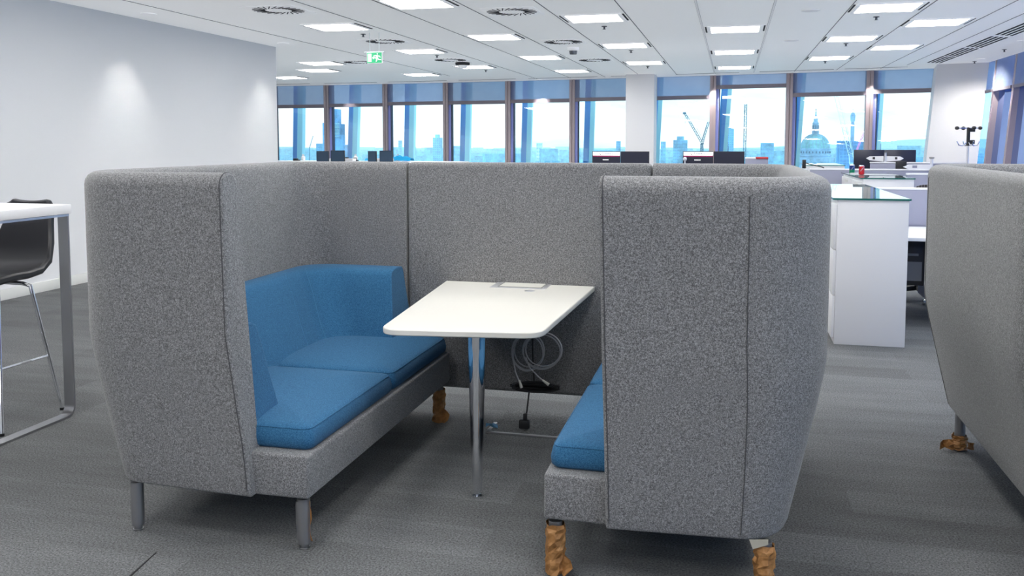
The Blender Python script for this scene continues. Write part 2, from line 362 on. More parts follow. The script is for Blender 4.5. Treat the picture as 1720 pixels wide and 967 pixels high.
# window wall at the back
MUL = [-13.2, -11.58, -9.98, -8.36, -6.75, -5.16, -3.59, -2.02, -.43, 1.13, 2.65, 4.35]
BL = [182, 180, 178, 175, 173.5, 171, 168, 166, 147, 160, 154]
ordn = ['first', 'second', 'third', 'fourth', 'fifth', 'sixth', 'seventh', 'eighth', 'ninth', 'tenth', 'eleventh']
fins_px = [None, (499, 498), (592.5, 590), (686.5, 685), (781, 779), (884.5, 882), (990, 987), (1103, 1098), (1218, 1211), (1341, 1334), (1474, 1468)]
def quadbox(b, x0, x1, z0, z1, off0, off1):
    p = [(x0, fY(x0)+off0), (x1, fY(x1)+off0), (x1, fY(x1)+off1), (x0, fY(x0)+off1)]
    b.prism(p, z0, z1)
for i in range(11):
    x0, x1 = MUL[i], MUL[i+1]; w = thing('window_%d' % (i+1), ((x0+x1)/2, fY((x0+x1)/2), 0), kind='structure')
    b = MB(); b.poly([(x0, fY(x0)+.03, .02), (x1, fY(x1)+.03, .02), (x1, fY(x1)+.13, CEIL), (x0, fY(x0)+.13, CEIL)]); b.build('pane', 'glass', w, smooth=False)
    b = MB(); quadbox(b, x1-.07, x1-.01, 0, CEIL, -.07, .12); quadbox(b, x1+.005, x1+.06, 0, CEIL, -.07, .12); quadbox(b, x1-.02, x1+.02, 0, CEIL, -.04, .1); b.build('mullion', 'mullion', w, smooth=False)
    b = MB(); quadbox(b, x1+.125, x1+.145, 0, CEIL, -.01, .11); b.build('gasket', 'gasket', w, smooth=False)
    b = MB(); quadbox(b, x1+.06, x1+.125, 0, CEIL, .0, .12); b.build('frame_return', 'ext_lilac', w, smooth=False)
    b = MB(); quadbox(b, x0+.08, x1-.08, 0, .12, -.05, .12); b.build('window_sill', 'mullion', w, smooth=False)
    # blind
    xm = (x0+x1)/2; px = 0
    zb = 1.5
    for xx in (xm,):
        # height of the lower edge from the picture
        v = Vector((xx, fY(xx), 0)); k = (v.x*fw.x+v.y*fw.y)
        d = at(CX, BL[i], Y=1.0)-Vector((0, 0, EYE)); zb = EYE + (HZ-BL[i])/F*(v.x*(-math.sin(yaw))+v.y*math.cos(yaw))*.998
    lab = 'blue-grey roller blind on the %s window bay from the left, lowered partway' % ordn[max(i-1, 0)]
    if i == 8: lab = 'shortest blue-grey roller blind, above the bay with the single upright crane'
    if i == 9: lab = 'blue-grey roller blind above the bay framing the domed cathedral'
    if i == 10: lab = 'blue-grey roller blind beside the leaning corner column'
    if i == 7: lab = 'blue-grey roller blind immediately right of the square white column'
    if i == 6: lab = 'blue-grey roller blind immediately left of the square white column'
    if i == 0: continue
    rb = thing('roller_blind', (xm, fY(xm)-.03, zb), lab, 'roller blind', 'blinds on the back windows')
    b = MB(); b.poly([(x0+.06, fY(x0+.06)-.03, zb+.05), (x1-.068, fY(x1-.068)-.03, zb+.05), (x1-.068, fY(x1-.068)-.03, CEIL), (x0+.06, fY(x0+.06)-.03, CEIL)]); b.build('blind_fabric', 'blind', rb, smooth=False)
    b = MB(); quadbox(b, x0+.062, x1-.07, zb-.03, zb+.055, -.05, -.015); b.build('bottom_bar', 'bar_grey', rb, smooth=False)
# outside columns in front of the glass
for i in range(1, 11):
    pa, pb = fins_px[i]; xm = MUL[i]+.5
    Y = fY(xm)+1.1; a = at(pa, 180, Y=Y); c = at(pb, 270, Y=Y); dx = (a.x-c.x)/(a.z-c.z)
    def P(z): return c.x+dx*(z-c.z)
    b = MB(); z0, z1 = -8, 9; hw = .10
    prof = [(-hw-.01, 0), (.03, -.03), (hw+.02, .08), (hw, .3), (-hw, .3)]
    rows = [[Vector((P(z)+q[0], Y+q[1], z)) for q in prof] for z in (z0, z1)]
    b.loft(rows, ringclose=True, caps='rows')
    for f in b.bm.faces:
        f.normal_update()
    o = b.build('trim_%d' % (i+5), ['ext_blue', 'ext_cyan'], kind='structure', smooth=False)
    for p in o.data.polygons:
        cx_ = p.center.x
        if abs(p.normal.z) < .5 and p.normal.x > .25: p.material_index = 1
# right window wall, leaning outward towards the top
RY = [-5, -2.6, -.2, 2.2, 4.4, 6.6, 8.4, 9.9, 11.3, 12.6, 13.8, 15.0, 16.15, 17.3, 18.6]
ln2 = .07
for i in range(len(RY)-1):
    y0, y1 = RY[i], RY[i+1]; w = thing('window_%d' % (i+12), (XR, (y0+y1)/2, 0), kind='structure')
    def rx(z): return XR-(CEIL-z)*ln2
    b = MB(); b.poly([(rx(0)+.06, y0, 0), (rx(0)+.06, y1, 0), (XR+.06, y1, CEIL), (XR+.06, y0, CEIL)]); b.build('pane', 'glass_side', w, smooth=False)
    b = MB()
    b.slab([(rx(0)-.03, y0-.05, 0), (rx(0)+.06, y0-.05, 0), (XR+.06, y0-.05, CEIL), (XR-.03, y0-.05, CEIL)], (0, .1, 0)); b.build('mullion', 'mullion', w, smooth=False)
    b = MB(); b.slab([(rx(0)-.03, y0, 0), (rx(.12)-.03, y0, .12), (rx(.12)+.08, y0, .12), (rx(0)+.08, y0, 0)], (0, y1-y0, 0)); b.build('window_sill', 'mullion', w, smooth=False)
    b = MB(); zo = 1.4
    b.slab([(rx(-3)+1.5, y0+.5, -3), (rx(5)+1.5, y0+.5, 5), (rx(5)+.12, y0+.5, 5), (rx(-3)+.12, y0+.5, -3)], (0, .12, 0)); b.build('outer_fin', ['ext_blue', 'ext_lilac', 'ext_deep'][i % 3], w, smooth=False)
    if i >= 9:
        zb = 2.40
        nm = ['fifth', 'fourth', 'third', 'second', 'first'][i-9] if i < 14 else 'first'
        rb = thing('roller_blind', (rx(zb), (y0+y1)/2, zb), 'raised grey-blue roller blind on the right-hand windows, %s bay from the leaning column' % nm, 'roller blind', 'blinds on the right-hand windows')
        b = MB(); b.poly([(rx(zb)-.03, y0+.06, zb), (rx(zb)-.03, y1-.06, zb), (XR-.03, y1-.06, CEIL), (XR-.03, y0+.06, CEIL)]); b.build('blind_fabric', 'blind', rb, smooth=False)
        b = MB(); b.box((rx(zb)-.05, y0+.06, zb-.03), (rx(zb)-.02, y1-.06, zb+.02)); b.build('bottom_bar', 'bar_grey', rb, smooth=False)
# ------------------------------------------------------------------ ceiling fittings
LP = [(-4.79, 10.36, 'nearest panel of the line ending left of the exit sign'), (-4.79, 13.42, 'second of its line, just right of the exit sign'), (-4.79, 16.44, 'its edge hidden by a dark round detector'),
      (-3.17, 8.80, 'cut by the upper edge between the two nearest vents'), (-3.17, 11.86, 'second in the line starting at the top edge'), (-3.17, 14.90, 'third in the line starting at the top edge'), (-3.17, 17.87, 'last and farthest of the line above the fifth window'),
      (-1.57, 10.33, 'nearest of the three leading to the square white column'), (-1.57, 13.34, 'middle of the three leading to the square white column'), (-1.57, 16.31, 'farthest of the three leading to the square white column'),
      (0, 11.75, 'nearest of three stacked straight above each other between double joints'), (0, 14.72, 'middle of three stacked straight above each other between double joints'), (0, 17.76, 'farthest of three stacked straight above each other between double joints'),
      (1.56, 10.26, 'nearest of three leading to the cathedral window'), (1.56, 13.18, 'middle of three leading to the cathedral window'), (1.56, 16.14, 'farthest of three leading to the cathedral window'),
      (2.33, 11.66, 'near one of the pair closest to the linear air slots'), (2.33, 14.56, 'far one of the pair closest to the linear air slots'),
      (-6.425, 18.05, 'small, above the third window, just beyond the exit sign'), (-7.26, 15.03, 'upper of the two close together left of the exit sign'), (-8.04, 16.52, 'lower of the two close together left of the exit sign'), (-9.57, 18.18, 'small, cut off by the end of the white wall')]
fl = None
for k, (x, y, d) in enumerate(LP):
    lab = 'lit square ceiling light, ' + d
    if fl is None:
        fl = thing('ceiling_light', (x, y, CEIL), lab, 'ceiling light', 'square lights in the ceiling')
        h = .295
        b = MB(); b.box((x-h, y-h, CEIL-.010), (x+h, y+h, CEIL-.006), .001); b.build('light_diffuser', 'light', fl, smooth=False)
        b = MB()
        for s in (-1, 1):
            b.box((x+s*(h+.02)-.02, y-h-.04, CEIL-.012), (x+s*(h+.02)+.02, y+h+.04, CEIL+.005)); b.box((x-h, y+s*(h+.02)-.02, CEIL-.012), (x+h, y+s*(h+.02)+.02, CEIL+.005))
        b.build('light_frame', 'ceil_frame', fl, smooth=False)
        for s in (-1, 1):
            b = MB(); b.box((x+s*(h+.06)-.010, y-.27, CEIL-.006), (x+s*(h+.06)+.010, y+.27, CEIL+.01)); b.build('air_slot', 'slot', fl, smooth=False)
    else: dup(fl, (x-LP[0][0], y-LP[0][1], 0), lab)
DF = [(-4.79, 8.89, 'large and near, upper left'), (-2.37, 9.6, 'top centre, right of the cut-off light'), (-4.80, 11.98, 'just above the exit sign'), (-2.37, 12.65, 'second of the line toward the white column'), (-4.79, 14.95, 'directly before a dark round detector'), (-2.36, 15.57, 'farthest of the line leading to the white column'), (-6.50, 14.97, 'partly hidden behind the exit sign')]
fd = None
for x, y, d in DF:
    lab = 'round swirl air vent with radial slots, ' + d
    if fd is None:
        fd = thing('ceiling_vent', (x, y, CEIL), lab, 'air vent', 'swirl diffusers in the ceiling')
        b = MB(); b.box((x-.3, y-.3, CEIL-.006), (x+.3, y+.3, CEIL+.01), .003); b.build('diffuser_plate', 'ceil_frame', fd)
        b = MB()
        for q in range(24):
            a = 2*PI*q/24; c = Vector((x+.205*math.cos(a), y+.205*math.sin(a), CEIL-.008)); R3 = Matrix.Rotation(a+.55, 3, 'Z')
            b.box(c-Vector((.078, .0058, .002)), c+Vector((.078, .0058, .002)), rot=R3)
        b.build('swirl_slots', 'slot', fd, smooth=False)
    else: dup(fd, (x-DF[0][0], y-DF[0][1], 0), lab)
DL = [(-6.334, 8.81, 'over the white wall, nearest'), (-6.341, 11.88, 'over the far end of the white wall'), (-9.344, 20.47, 'before the second window'), (-4.35, 20.08, 'before the fifth window'), (-.454, 19.4, 'right of the square white column'), (2.649, 18.8, 'before the mullion right of the cathedral'), (4.10, 16.99, 'beside the leaning column'), (3.95, 14.06, 'at the right edge, over the right-hand windows')]
f0 = None
for x, y, d in DL:
    if y > 17.5: y = fY(x)-.27
    lab = 'small round lit downlight in the ceiling margin, ' + d
    if f0 is None:
        f0 = thing('downlight', (x, y, CEIL), lab, 'downlight', 'downlights in the ceiling margin')
        b = MB(); b.lathe([(.062, CEIL+.005), (.085, CEIL-.002), (.085, CEIL-.008), (.062, CEIL-.008)], (x, y, 0)); b.build('trim_ring', 'ceil_frame', f0)
        b = MB(); b.lathe([(.0, CEIL-.007), (.061, CEIL-.007), (.061, CEIL+.004), (0, CEIL+.004)], (x, y, 0), caps=False); b.build('lens', 'spot', f0)
    else: dup(f0, (x-DL[0][0], y-DL[0][1], 0), lab)
    ld = bpy.data.lights.new('downlight_lamp', 'SPOT'); wallw = x < -6 and y < 13; ld.energy = 32 if wallw else (72 if x < 3.5 else 75); ld.spot_size = math.radians(80 if wallw else (66 if x < 3.5 else 150)); ld.spot_blend = .2 if x > -6 and x < 3.5 else 1.; ld.color = (1, .95, .88); ld.shadow_soft_size = .03
    lo = bpy.data.objects.new('downlight_lamp', ld); COL.objects.link(lo); lo.location = (x, y, CEIL-.03)
# lamps of the ceiling grid behind and above the camera (the same fittings, outside the frame)
for x, y in [(-3.17, 5.85), (0, 5.85), (0, 8.8), (-4.79, 7.4), (-1.57, 7.4), (1.56, 7.4), (-4.79, 4.4), (-1.57, 4.4), (1.56, 4.4), (-3.17, 2.9), (0, 2.9), (3.0, 2.9), (-4.79, 1.4), (-1.57, 1.4), (1.56, 1.4), (-3.17, -.1), (0, -.1), (3, -.1), (-1.57, -1.6), (1.56, -1.6), (-4.79, -1.6), (3, 5.85), (2.33, 8.8)]:
    ld = bpy.data.lights.new('ceiling_lamp', 'AREA'); ld.energy = 12*PI*.348; ld.size = .59; ld.color = (1, .985, .96)
    lo = bpy.data.objects.new('ceiling_lamp', ld); COL.objects.link(lo); lo.location = (x, y, CEIL-.02)
# exit sign hung on two clear rods
Y = 11.0; a = at(616, 88, Y=Y); c = at(642, 106, Y=Y); z0, z1 = c.z, a.z; x0, x1 = a.x, c.x; W = x1-x0; H_ = z1-z0
ex = thing('exit_sign', ((x0+x1)/2, Y, z0), 'green emergency exit sign with running figure hanging from the ceiling', 'exit sign')
b = MB(); b.box((x0, Y, z0), (x1, Y+.03, z1), .003); b.build('sign_body', 'sign_white', ex)
b = MB(); b.box((x0+.005, Y-.003, z0+.005), (x1-.005, Y+.004, z1-.005)); b.build('green_face', 'green', ex, smooth=False)
b = MB(); b.box((x0-.03, Y-.005, z1), (x1+.03, Y+.035, z1+.008)); b.build('top_rail', 'clear', ex, smooth=False)
for t in (.18, .78):
    b = MB(); b.tube([(lerp(x0, x1, t), Y+.015, z1), (lerp(x0, x1, t), Y+.015, CEIL)], .004); b.build('hanging_rod', 'clear', ex)
def sp(u, v): return (x0+.008+u*(W-.016), Y-.004, z0+.008+v*(H_-.016))
b = MB()
b.slab([sp(*p) for p in ((.05, .08), (.05, .92), (.30, .92), (.30, .08))], (0, -.002, 0))                # door
b.slab([sp(*p) for p in ((.35, .5), (.46, .66), (.46, .56), (.58, .56), (.58, .44), (.46, .44), (.46, .34))], (0, -.002, 0))   # arrow
b.slab([sp(*p) for p in ((.60, .74), (.70, .78), (.80, .70), (.74, .46), (.66, .42), (.62, .55))], (0, -.002, 0))   # torso
hc = sp(.71, .88); b.slab([(hc[0]+.008*math.cos(q*PI/5), hc[1], hc[2]+.008*math.sin(q*PI/5)) for q in range(10)], (0, -.002, 0))
b.slab([sp(*p) for p in ((.80, .74), (.90, .66), (.94, .52), (.90, .50), (.85, .62), (.78, .66))], (0, -.002, 0))
b.slab([sp(*p) for p in ((.60, .74), (.52, .64), (.46, .70), (.47, .76), (.53, .73), (.60, .80))], (0, -.002, 0))
b.slab([sp(*p) for p in ((.74, .50), (.84, .34), (.97, .34), (.97, .26), (.80, .26), (.68, .44))], (0, -.002, 0))
b.slab([sp(*p) for p in ((.66, .46), (.72, .32), (.66, .10), (.59, .10), (.64, .30), (.60, .44))], (0, -.002, 0))
b.build('running_figure', 'sign_white', ex, smooth=False)
# detectors, sprinklers, speaker plates
def disc(name, px, py, r, h, m, label, cat, Z=CEIL, m2=None):
    p = at(px, py, Z=CEIL); t = thing(name, (p.x, p.y, CEIL), label, cat)
    b = MB(); b.lathe([(r, CEIL+.004), (r, CEIL-h*.4), (r*.8, CEIL-h*.5)], p.xy.to_3d()); b.build('base_plate', m, t)
    b = MB(); b.lathe([(r*.72, CEIL-h*.45), (r*.6, CEIL-h), (.001, CEIL-h)], p.xy.to_3d(), caps=False); b.build('sensor_head', m2 or m, t); return t
disc('smoke_detector', 777, 105, .13, .10, 'slot', 'round smoke detector with dark rim before a lit panel in the ceiling', 'smoke detector', m2='ceil_frame')
disc('smoke_detector', 963, 80, .09, .10, 'ceil_frame', 'white round smoke detector near the swirl diffuser above the fifth window', 'smoke detector', m2='slot_soft')
for px, py, d in ((1329, 68, 'between the middle and right lines of lights'), (1362, 17.5, 'near the top edge, right of centre')):
    p = at(px, py, Z=CEIL); b = MB(); b.lathe([(.10, CEIL+.003), (.10, CEIL-.006), (.085, CEIL-.010), (.001, CEIL-.010)], p.xy.to_3d(), caps=False)
    b.build('ceiling_speaker', 'trimline', label='flat round ceiling speaker grille, ' + d, cat='speaker', group='ceiling speakers')
SPR = [(1472, 28, 'before the nearest light right of centre'), (1421, 73, 'before the second light toward the cathedral'), (1386, 102.5, 'before the farthest light toward the cathedral'), (1015, 44, 'before the nearest light toward the white column'), (1060, 84.5, 'before the middle light toward the white column'), (1088, 111, 'before the farthest light toward the white column'), (610, 57, 'before the nearest light left of the exit sign'), (734, 93, 'beside the light right of the exit sign'), (1687, 83, 'in the margin over the right-hand windows'), (816, 117.5, 'before the light by the dark detector'), (1637, 103, 'beside the downlight by the leaning column')]
s0 = None; p0 = None
for px, py, d in SPR:
    p = at(px, py, Z=CEIL); lab = 'tiny dark ceiling sprinkler head, ' + d
    if s0 is None:
        b = MB(); b.lathe([(.035, CEIL+.002), (.035, CEIL-.006), (.012, CEIL-.01), (.012, CEIL-.035), (.026, CEIL-.038), (.001, CEIL-.042)], p.xy.to_3d(), n=12, caps=False)
        s0 = b.build('ceiling_sprinkler', 'slot_soft', label=lab, cat='sprinkler', group='sprinklers in the ceiling'); p0 = p
    else: dup(s0, (p.x-p0.x, p.y-p0.y, 0), lab)
# linear air grilles on the right
y = 17.5; k = 0
nm = ['farthest', 'second farthest', 'middle', 'second nearest', 'nearest']
ys = [(17.5, 16.3), (16.2, 14.9), (14.75, 13.4), (13.2, 11.9), (11.7, 10.3)]
for k, (ya, yb) in enumerate(ys):
    g = MB()
    for q in range(4):
        x = 3.36 + q*.075 + (k % 2)*.0
        g.box((x, yb + q*.06, CEIL-.005), (x+.034, ya + q*.06, CEIL+.01))
    g.build('linear_air_vent', 'slot', label='black four-slot linear air grille over the right side, %s of the five' % nm[k], cat='air vent', group='linear grilles', smooth=False)
# ------------------------------------------------------------------ high-backed booth sofas
def upath(xf, xo, yn, yf, R, s, ns=7, na=8, nb=8):
    """U-shaped path: near wing front -> back corner -> far corner -> far wing front.  s = outward x direction"""
    p = []
    xc = xo - s*R
    for i in range(ns): p.append((lerp(xf, xc, i/ns), yn))
    for i in range(na): a = lerp(-PI/2, 0, i/na); p.append((xc+s*R*math.cos(a), yn+R+R*math.sin(a)))
    for i in range(nb): p.append((xo, lerp(yn+R, yf-R, i/nb)))
    for i in range(na): a = lerp(0, PI/2, i/na); p.append((xc+s*R*math.cos(a), yf-R+R*math.sin(a)))
    for i in range(ns+1): p.append((lerp(xc, xf, i/ns), yf))
    return p
def interp(tab, z):
    if z <= tab[0][0]: return tab[0][1]
    for (a, va), (c, vc) in zip(tab, tab[1:]):
        if z <= c: return lerp(va, vc, (z-a)/(c-a))
    return tab[-1][1]
def sofa(s, xfn, xff, xo, yn, yf, xb, lab, legs, ztop=1.388, seam=(0, 1), inset=.105, T=.105, yend=None, tbx=0.):
    yend = yend or yf-.2
    """xfn: table of the near wing's front edge x by height, xff: x of the far wing front, xb: x of the base front"""
    root = thing('booth_sofa', (lerp(xb, xo, .5), (yn+yf)/2, 0), lab, 'sofa', 'high-backed booth sofas')
    x00 = interp(xfn, 1.4); zk = .80
    def warp(x, y, z, neary):
        w = min(max(abs(x-x00)/abs(xo-x00), 0), 1)
        t = max(zk-z, 0)/(zk-.2); t = 1.12*t*t/(t+.12)
        x2 = x - s*inset*t*(w**1.2)
        lean = (interp(xfn, z)-x00)*max(0, 1-abs(x-x00)/.4) if neary else 0
        # lower part of both outer wings draws in a little
        ym = (yn+yf)/2; y2 = y + (ym-y)/abs(ym-yn)*.035*t*w
        return Vector((x2+lean, y2, z))
    def row(off, z):
        p = upath(x00, xo-s*off, yn+off, yf-off, lerp(.19, .27, min(max((z-.2)/.6, 0), 1))-min(off, .105)*.9, s)
        n = len(p); q = []
        for i, (x, y) in enumerate(p):
            if i > n/2:   # far wing may end elsewhere
                f = max(0, 1-abs(x-x00)/.4); x = x + (xff-x00)*f
            q.append(warp(x, y, z, i < n/2))
        return q
    rows = []
    for z in (.2, .225, .3, .4, .5, .6, .68, .73, .77, .8, .84, .9, 1.0, 1.1, 1.2, 1.3): rows.append(row(.006 if z == .2 else 0, z))
    r = .05
    for a in (0, 22, 45, 68, 90): rows.append(row(r-r*math.cos(math.radians(a)), ztop-r+r*math.sin(math.radians(a))))
    for a in (90, 60, 30, 0): rows.append(row(T-(r-r*math.cos(math.radians(a))), ztop-r+r*math.sin(math.radians(a))))
    for z in (1.25, 1.1, .95, .8, .6, .45, .3, .2): rows.append(row(T, z))
    cen = sum((r_[0] for r_ in rows), Vector((0, 0, 0)))/len(rows)
    shell_edge = []
    for r_ in rows[1:]:
        v = r_[0]; o_ = Vector((0, v.y-cen.y, (v.z-1.3) if v.z > 1.3 else 0)); shell_edge.append(v + Vector((s*.012, 0, 0)) + (o_.normalized()*.0006 if o_.length else o_))
    b = MB(); b.loft(rows, closed=True, caps='cols'); b.build('upholstered_shell', 'felt', root, ang=50, bevel=.008)
    if True:
        # stitched seams: corner verticals and the border of the near wing's end panel
        for i0 in [(7, 7+8+8)[k] for k in seam]:
            pts = [row(-.0012, z)[i0] for z in (.22, .4, .6, .7, .77, .84, 1., 1.2, 1.33)]
            b = MB(); b.tube(pts, .0016, 5); b.build('seam', 'felt_dark', root)
        b = MB(); b.tube(shell_edge, .0021, 5); b.build('seam', 'felt_dark', root)
    # seat plinth
    b = MB()
    b.box((min(xb, xo-s*.33), yn+.035, .2), (max(xb, xo-s*.33), yend, .362), .012, 3); b.build('seat_base', 'felt', root)
    b = MB(); xs = x00+s*.0
    # cushions
    xc0, xc1 = xb+s*.012, xo-s*.22; ym = 3.79 + (yn-2.88)
    for ya, yb in ((yn+.085, ym-.001), (ym+.001, yend-.01)):
        b = MB(); lo_, hi_ = min(xc0, xc1), max(xc0, xc1)
        nx, ny = 14, 16; hs = (hi_-lo_)/2, (yb-ya)/2; c = ((lo_+hi_)/2, (ya+yb)/2)
        def cpt(u, v, z, ins):
            return Vector((c[0]+u*(hs[0]-ins), c[1]+v*(hs[1]-ins), z))
        # outline as a rounded rectangle, rows of rings rising then domed top
        def ring(ins, z, rad=.035, n=6):
            p = []
            hx, hy = hs[0]-ins, hs[1]-ins; rad = max(rad-ins*.4, .004)
            for (sx, sy, a0) in ((1, 1, 0), (-1, 1, PI/2), (-1, -1, PI), (1, -1, 1.5*PI)):
                for k in range(n+1):
                    a = a0+PI/2*k/n; p.append(Vector((c[0]+sx*(hx-rad)+rad*math.cos(a), c[1]+sy*(hy-rad)+rad*math.sin(a), z)))
                if True:
                    pass
            return p
        rings = [ring(.012, .363), ring(.0, .375), ring(-.003, .40), ring(.004, .432), ring(.012, .444), ring(.022, .450), ring(.05, .456), ring(.11, .463), ring(.18, .467), ring(.25, .469)]
        b.loft(rings, ringclose=True, caps='rows')
        cu = b.build('seat_cushion', 'blue', root, ang=60)
        pts = ring(.009, .4415); b = MB(); b.tube(pts, .0022, 5, closed=True); b.build('piping', 'blue', cu)
    # wrap-round back cushion
    def crow(z, tb, ta, lift=0):
        o_ = T+.002
        xi = xo - s*(T+tb+(tbx if tb > .03 else tbx*.6)); xfr = interp(xfn, z) + s*.012
        Ri = .17
        p = upath(xfr, xi, yn+o_+ta, yf-o_-ta*1.45-.02*(ta > .02), Ri, s)
        return [Vector((x, y, z)) for x, y in p]
    def orow(z):
        xfr = interp(xfn, z) + s*.012
        p = upath(xfr, xo-s*(T+.002), yn+T+.002, yf-T-.002, .19, s)
        return [Vector((x, y, z)) for x, y in p]
    zt = .812
    def orw(z):
        q = orow(z); n = len(q); out = []
        for v in q:
            w = min(max(abs(v.x-x00)/abs(xo-x00), 0), 1); t = max(zk-z, 0)/(zk-.2)
            out.append(Vector((v.x - s*inset*t*(w**1.2)*.9, v.y, z)))
        return out
    rows = [orw(.44), orw(.6), orw(.74), orw(zt-.02)]
    rows += [crow(zt-.003, .015, .01), crow(zt, .04, .03), crow(zt-.003, .075, .085), crow(zt-.014, .095, .108), crow(zt-.035, .11, .117), crow(.70, .15, .135), crow(.60, .19, .155), crow(.52, .23, .175), crow(.44, .27, .19)]
    b = MB(); b.loft(rows, closed=True, caps='cols'); bc = b.build('back_cushion', 'blue', root, ang=50, bevel=.006)
    # double stitched corner seams
    for i0, in ((6,), (9,), (7+8+8-1,), (7+8+8+2,)):
        pts = [r_[i0] for r_ in (crow(zt-.001, .06, .06), crow(zt-.003, .075, .085), crow(zt-.014, .0955, .1085), crow(zt-.035, .111, .118), crow(.70, .151, .136), crow(.60, .191, .156), crow(.52, .231, .176), crow(.46, .262, .187))]
        b = MB(); b.tube(pts, .0016, 5); b.build('stitching', 'blue_seam', bc)
    for lx, ly, kind in legs: leg(root, lx, ly, kind)
    return root
def crumple(rows, amp, seed):
    rnd = random.Random(seed)
    return [[v+Vector((rnd.uniform(-amp, amp), rnd.uniform(-amp, amp), rnd.uniform(-amp*.6, amp*.6))) for v in r_] for r_ in rows]
def leg(root, x, y, kind):
    b = MB(); r = .024
    b.lathe([(r, .19), (r, .02), (r*.9, .02)], (x, y, 0), 20, caps=True)
    lg = b.build('leg', 'leg_metal', root)
    b = MB(); b.lathe([(.016, .021), (.016, .004), (.02, .003), (.02, 0)], (x, y, 0), 16); b.build('foot', 'steel', lg)
    if kind == 'peel':       # plastic sleeve half torn off
        rows = [[Vector((x+(r+.004+.001*(i % 2))*math.cos(a), y+(r+.004)*math.sin(a), z)) for a in [PI*.75+PI*1.2*i/12 for i in range(13)]] for z in (.04, .07, .1, .13, .16, .182)]
        b = MB(); b.loft(crumple(rows, .0015, 3)); o = b.build('torn_sleeve', 'leg_metal', lg); o['label'] = 'torn grey protective sleeve'
        b = MB(); b.loft(crumple([[Vector((x+.03, y-.01, z)), Vector((x+.036+.006*math.sin(z*60), y-.016, z))] for z in (.035, .06, .09, .12, .15, .18, .187)], .0012, 5)); o = b.build('paper_edge', 'paper', lg); o['label'] = 'strip of brown paper'
    if kind in ('wrap', 'scrunch'):
        ztop = .175 if kind == 'wrap' else .07
        n = 14; zs = [ztop*i/12+.006 for i in range(13)]
        rows = [[Vector((x+(r+.009)*math.cos(2*PI*i/n), y+(r+.009)*math.sin(2*PI*i/n), z)) for i in range(n)] for z in zs]
        b = MB(); b.loft(crumple(rows, .006, int(x*1000)), ringclose=True)
        sd = -1 if kind == 'scrunch' else 1; hh = ztop
        fl_ = [[Vector((x+sd*(.028+.028*math.sin(PI*t)*u + .012*u), y-.02-.02*u, lerp(.008, hh*.5, t)-.01*u*(1-t)*0)) for u in (0, .35, .7, 1)] for t in (0, .2, .4, .6, .8, 1)]
        b.loft(crumple(fl_, .004, int(y*1000)))
        if kind == 'scrunch':
            fl2 = [[Vector((x-.03-.07*u, y-.02+.03*math.sin(u*4), .01+.045*t*(1-.3*u))) for u in (0, .3, .6, 1)] for t in (0, .5, 1)]
            b.loft(crumple(fl2, .007, 9))
            fl3 = [[Vector((x+.03+.035*u, y-.02, .01+.04*t)) for u in (0, .5, 1)] for t in (0, .5, 1)]; b.loft(crumple(fl3, .006, 11))
        o = b.build('paper_wrap', 'paper', lg, flat=True); o['label'] = 'crumpled brown paper wrap'
left = sofa(-1, [(.2, -1.688), (.36, -1.70), (.80, -1.765), (1.4, -1.775)], -1.758, -2.495, 2.855, 4.77, -1.475,
            'grey felt booth sofa with blue seat left of the white table', [(-2.218, 2.925, 'bare'), (-1.515, 2.93, 'peel'), (-1.505, 4.47, 'wrap'), (-2.2, 4.47, 'bare')], seam=(), inset=.175, tbx=.055)
right = sofa(1, [(.2, -.392), (.5, -.40), (.80, -.41), (1.4, -.425)], -.402, .325, 2.90, 4.77, -.612,
             'grey felt booth sofa showing its tall back end right of the white table', [(-.575, 2.965, 'wrap'), (.125, 2.965, 'wrap'), (-.575, 4.47, 'bare'), (.11, 4.47, 'bare')], inset=.125)
b = MB(); p = Vector((.075, 2.93, .2)); b.slab([p+Vector((0, 0, .005)), p+Vector((.06, 0, .012)), p+Vector((.06, .0, -.006)), p+Vector((.012, 0, -.026))], (0, .001, 0)); o = b.build('care_label', 'tag', right, smooth=False); o['label'] = 'small cream sewn label'
third = sofa(-1, [(.2, 1.60), (.36, 1.59), (.8, 1.53), (1.4, 1.52)], 1.58, .915, 2.98, 4.90, 1.80,
             'grey felt booth sofa cut off by the right edge, seen from behind', [(1.10, 4.66, 'scrunch'), (1.10, 3.1, 'bare'), (1.79, 4.66, 'bare'), (1.79, 3.1, 'bare')], ztop=1.392, yend=4.72, inset=.14)
# centre screen between the two sofas
b = MB(); b.box((-1.758+.006, 4.668, .13), (-.402-.004, 4.76, 1.388), .028, 4); sc_ = b.build('centre_screen', 'felt', label='grey felt centre screen joining the two sofas behind the table', cat='screen')
# ------------------------------------------------------------------ booth table
TZ = .735
def rounded(poly, rad, n=8):
    out = []; m = len(poly)
    for i in range(m):
        p, a, c = Vector(poly[i]), Vector(poly[i-1]), Vector(poly[(i+1) % m]); r = rad[i]
        d1, d2 = (a-p).normalized(), (c-p).normalized(); an = d1.angle(d2); t = r/math.tan(an/2)
        p1, p2 = p+d1*t, p+d2*t
        for k in range(n+1):
            u = k/n; q = p1*(1-u)**2 + p*2*u*(1-u) + p2*u*u; out.append((q.x, q.y))
    return out
yfar = 4.50
fl_p, fr_p = at(752, 470, Z=TZ), at(1003, 477, Z=TZ)
tl, tr = at(635, 553, Z=TZ), at(908, 559.5, Z=TZ)
poly = [(tl.x, tl.y), (tr.x, tr.y), (fr_p.x, 4.664), (fl_p.x, 4.664)]
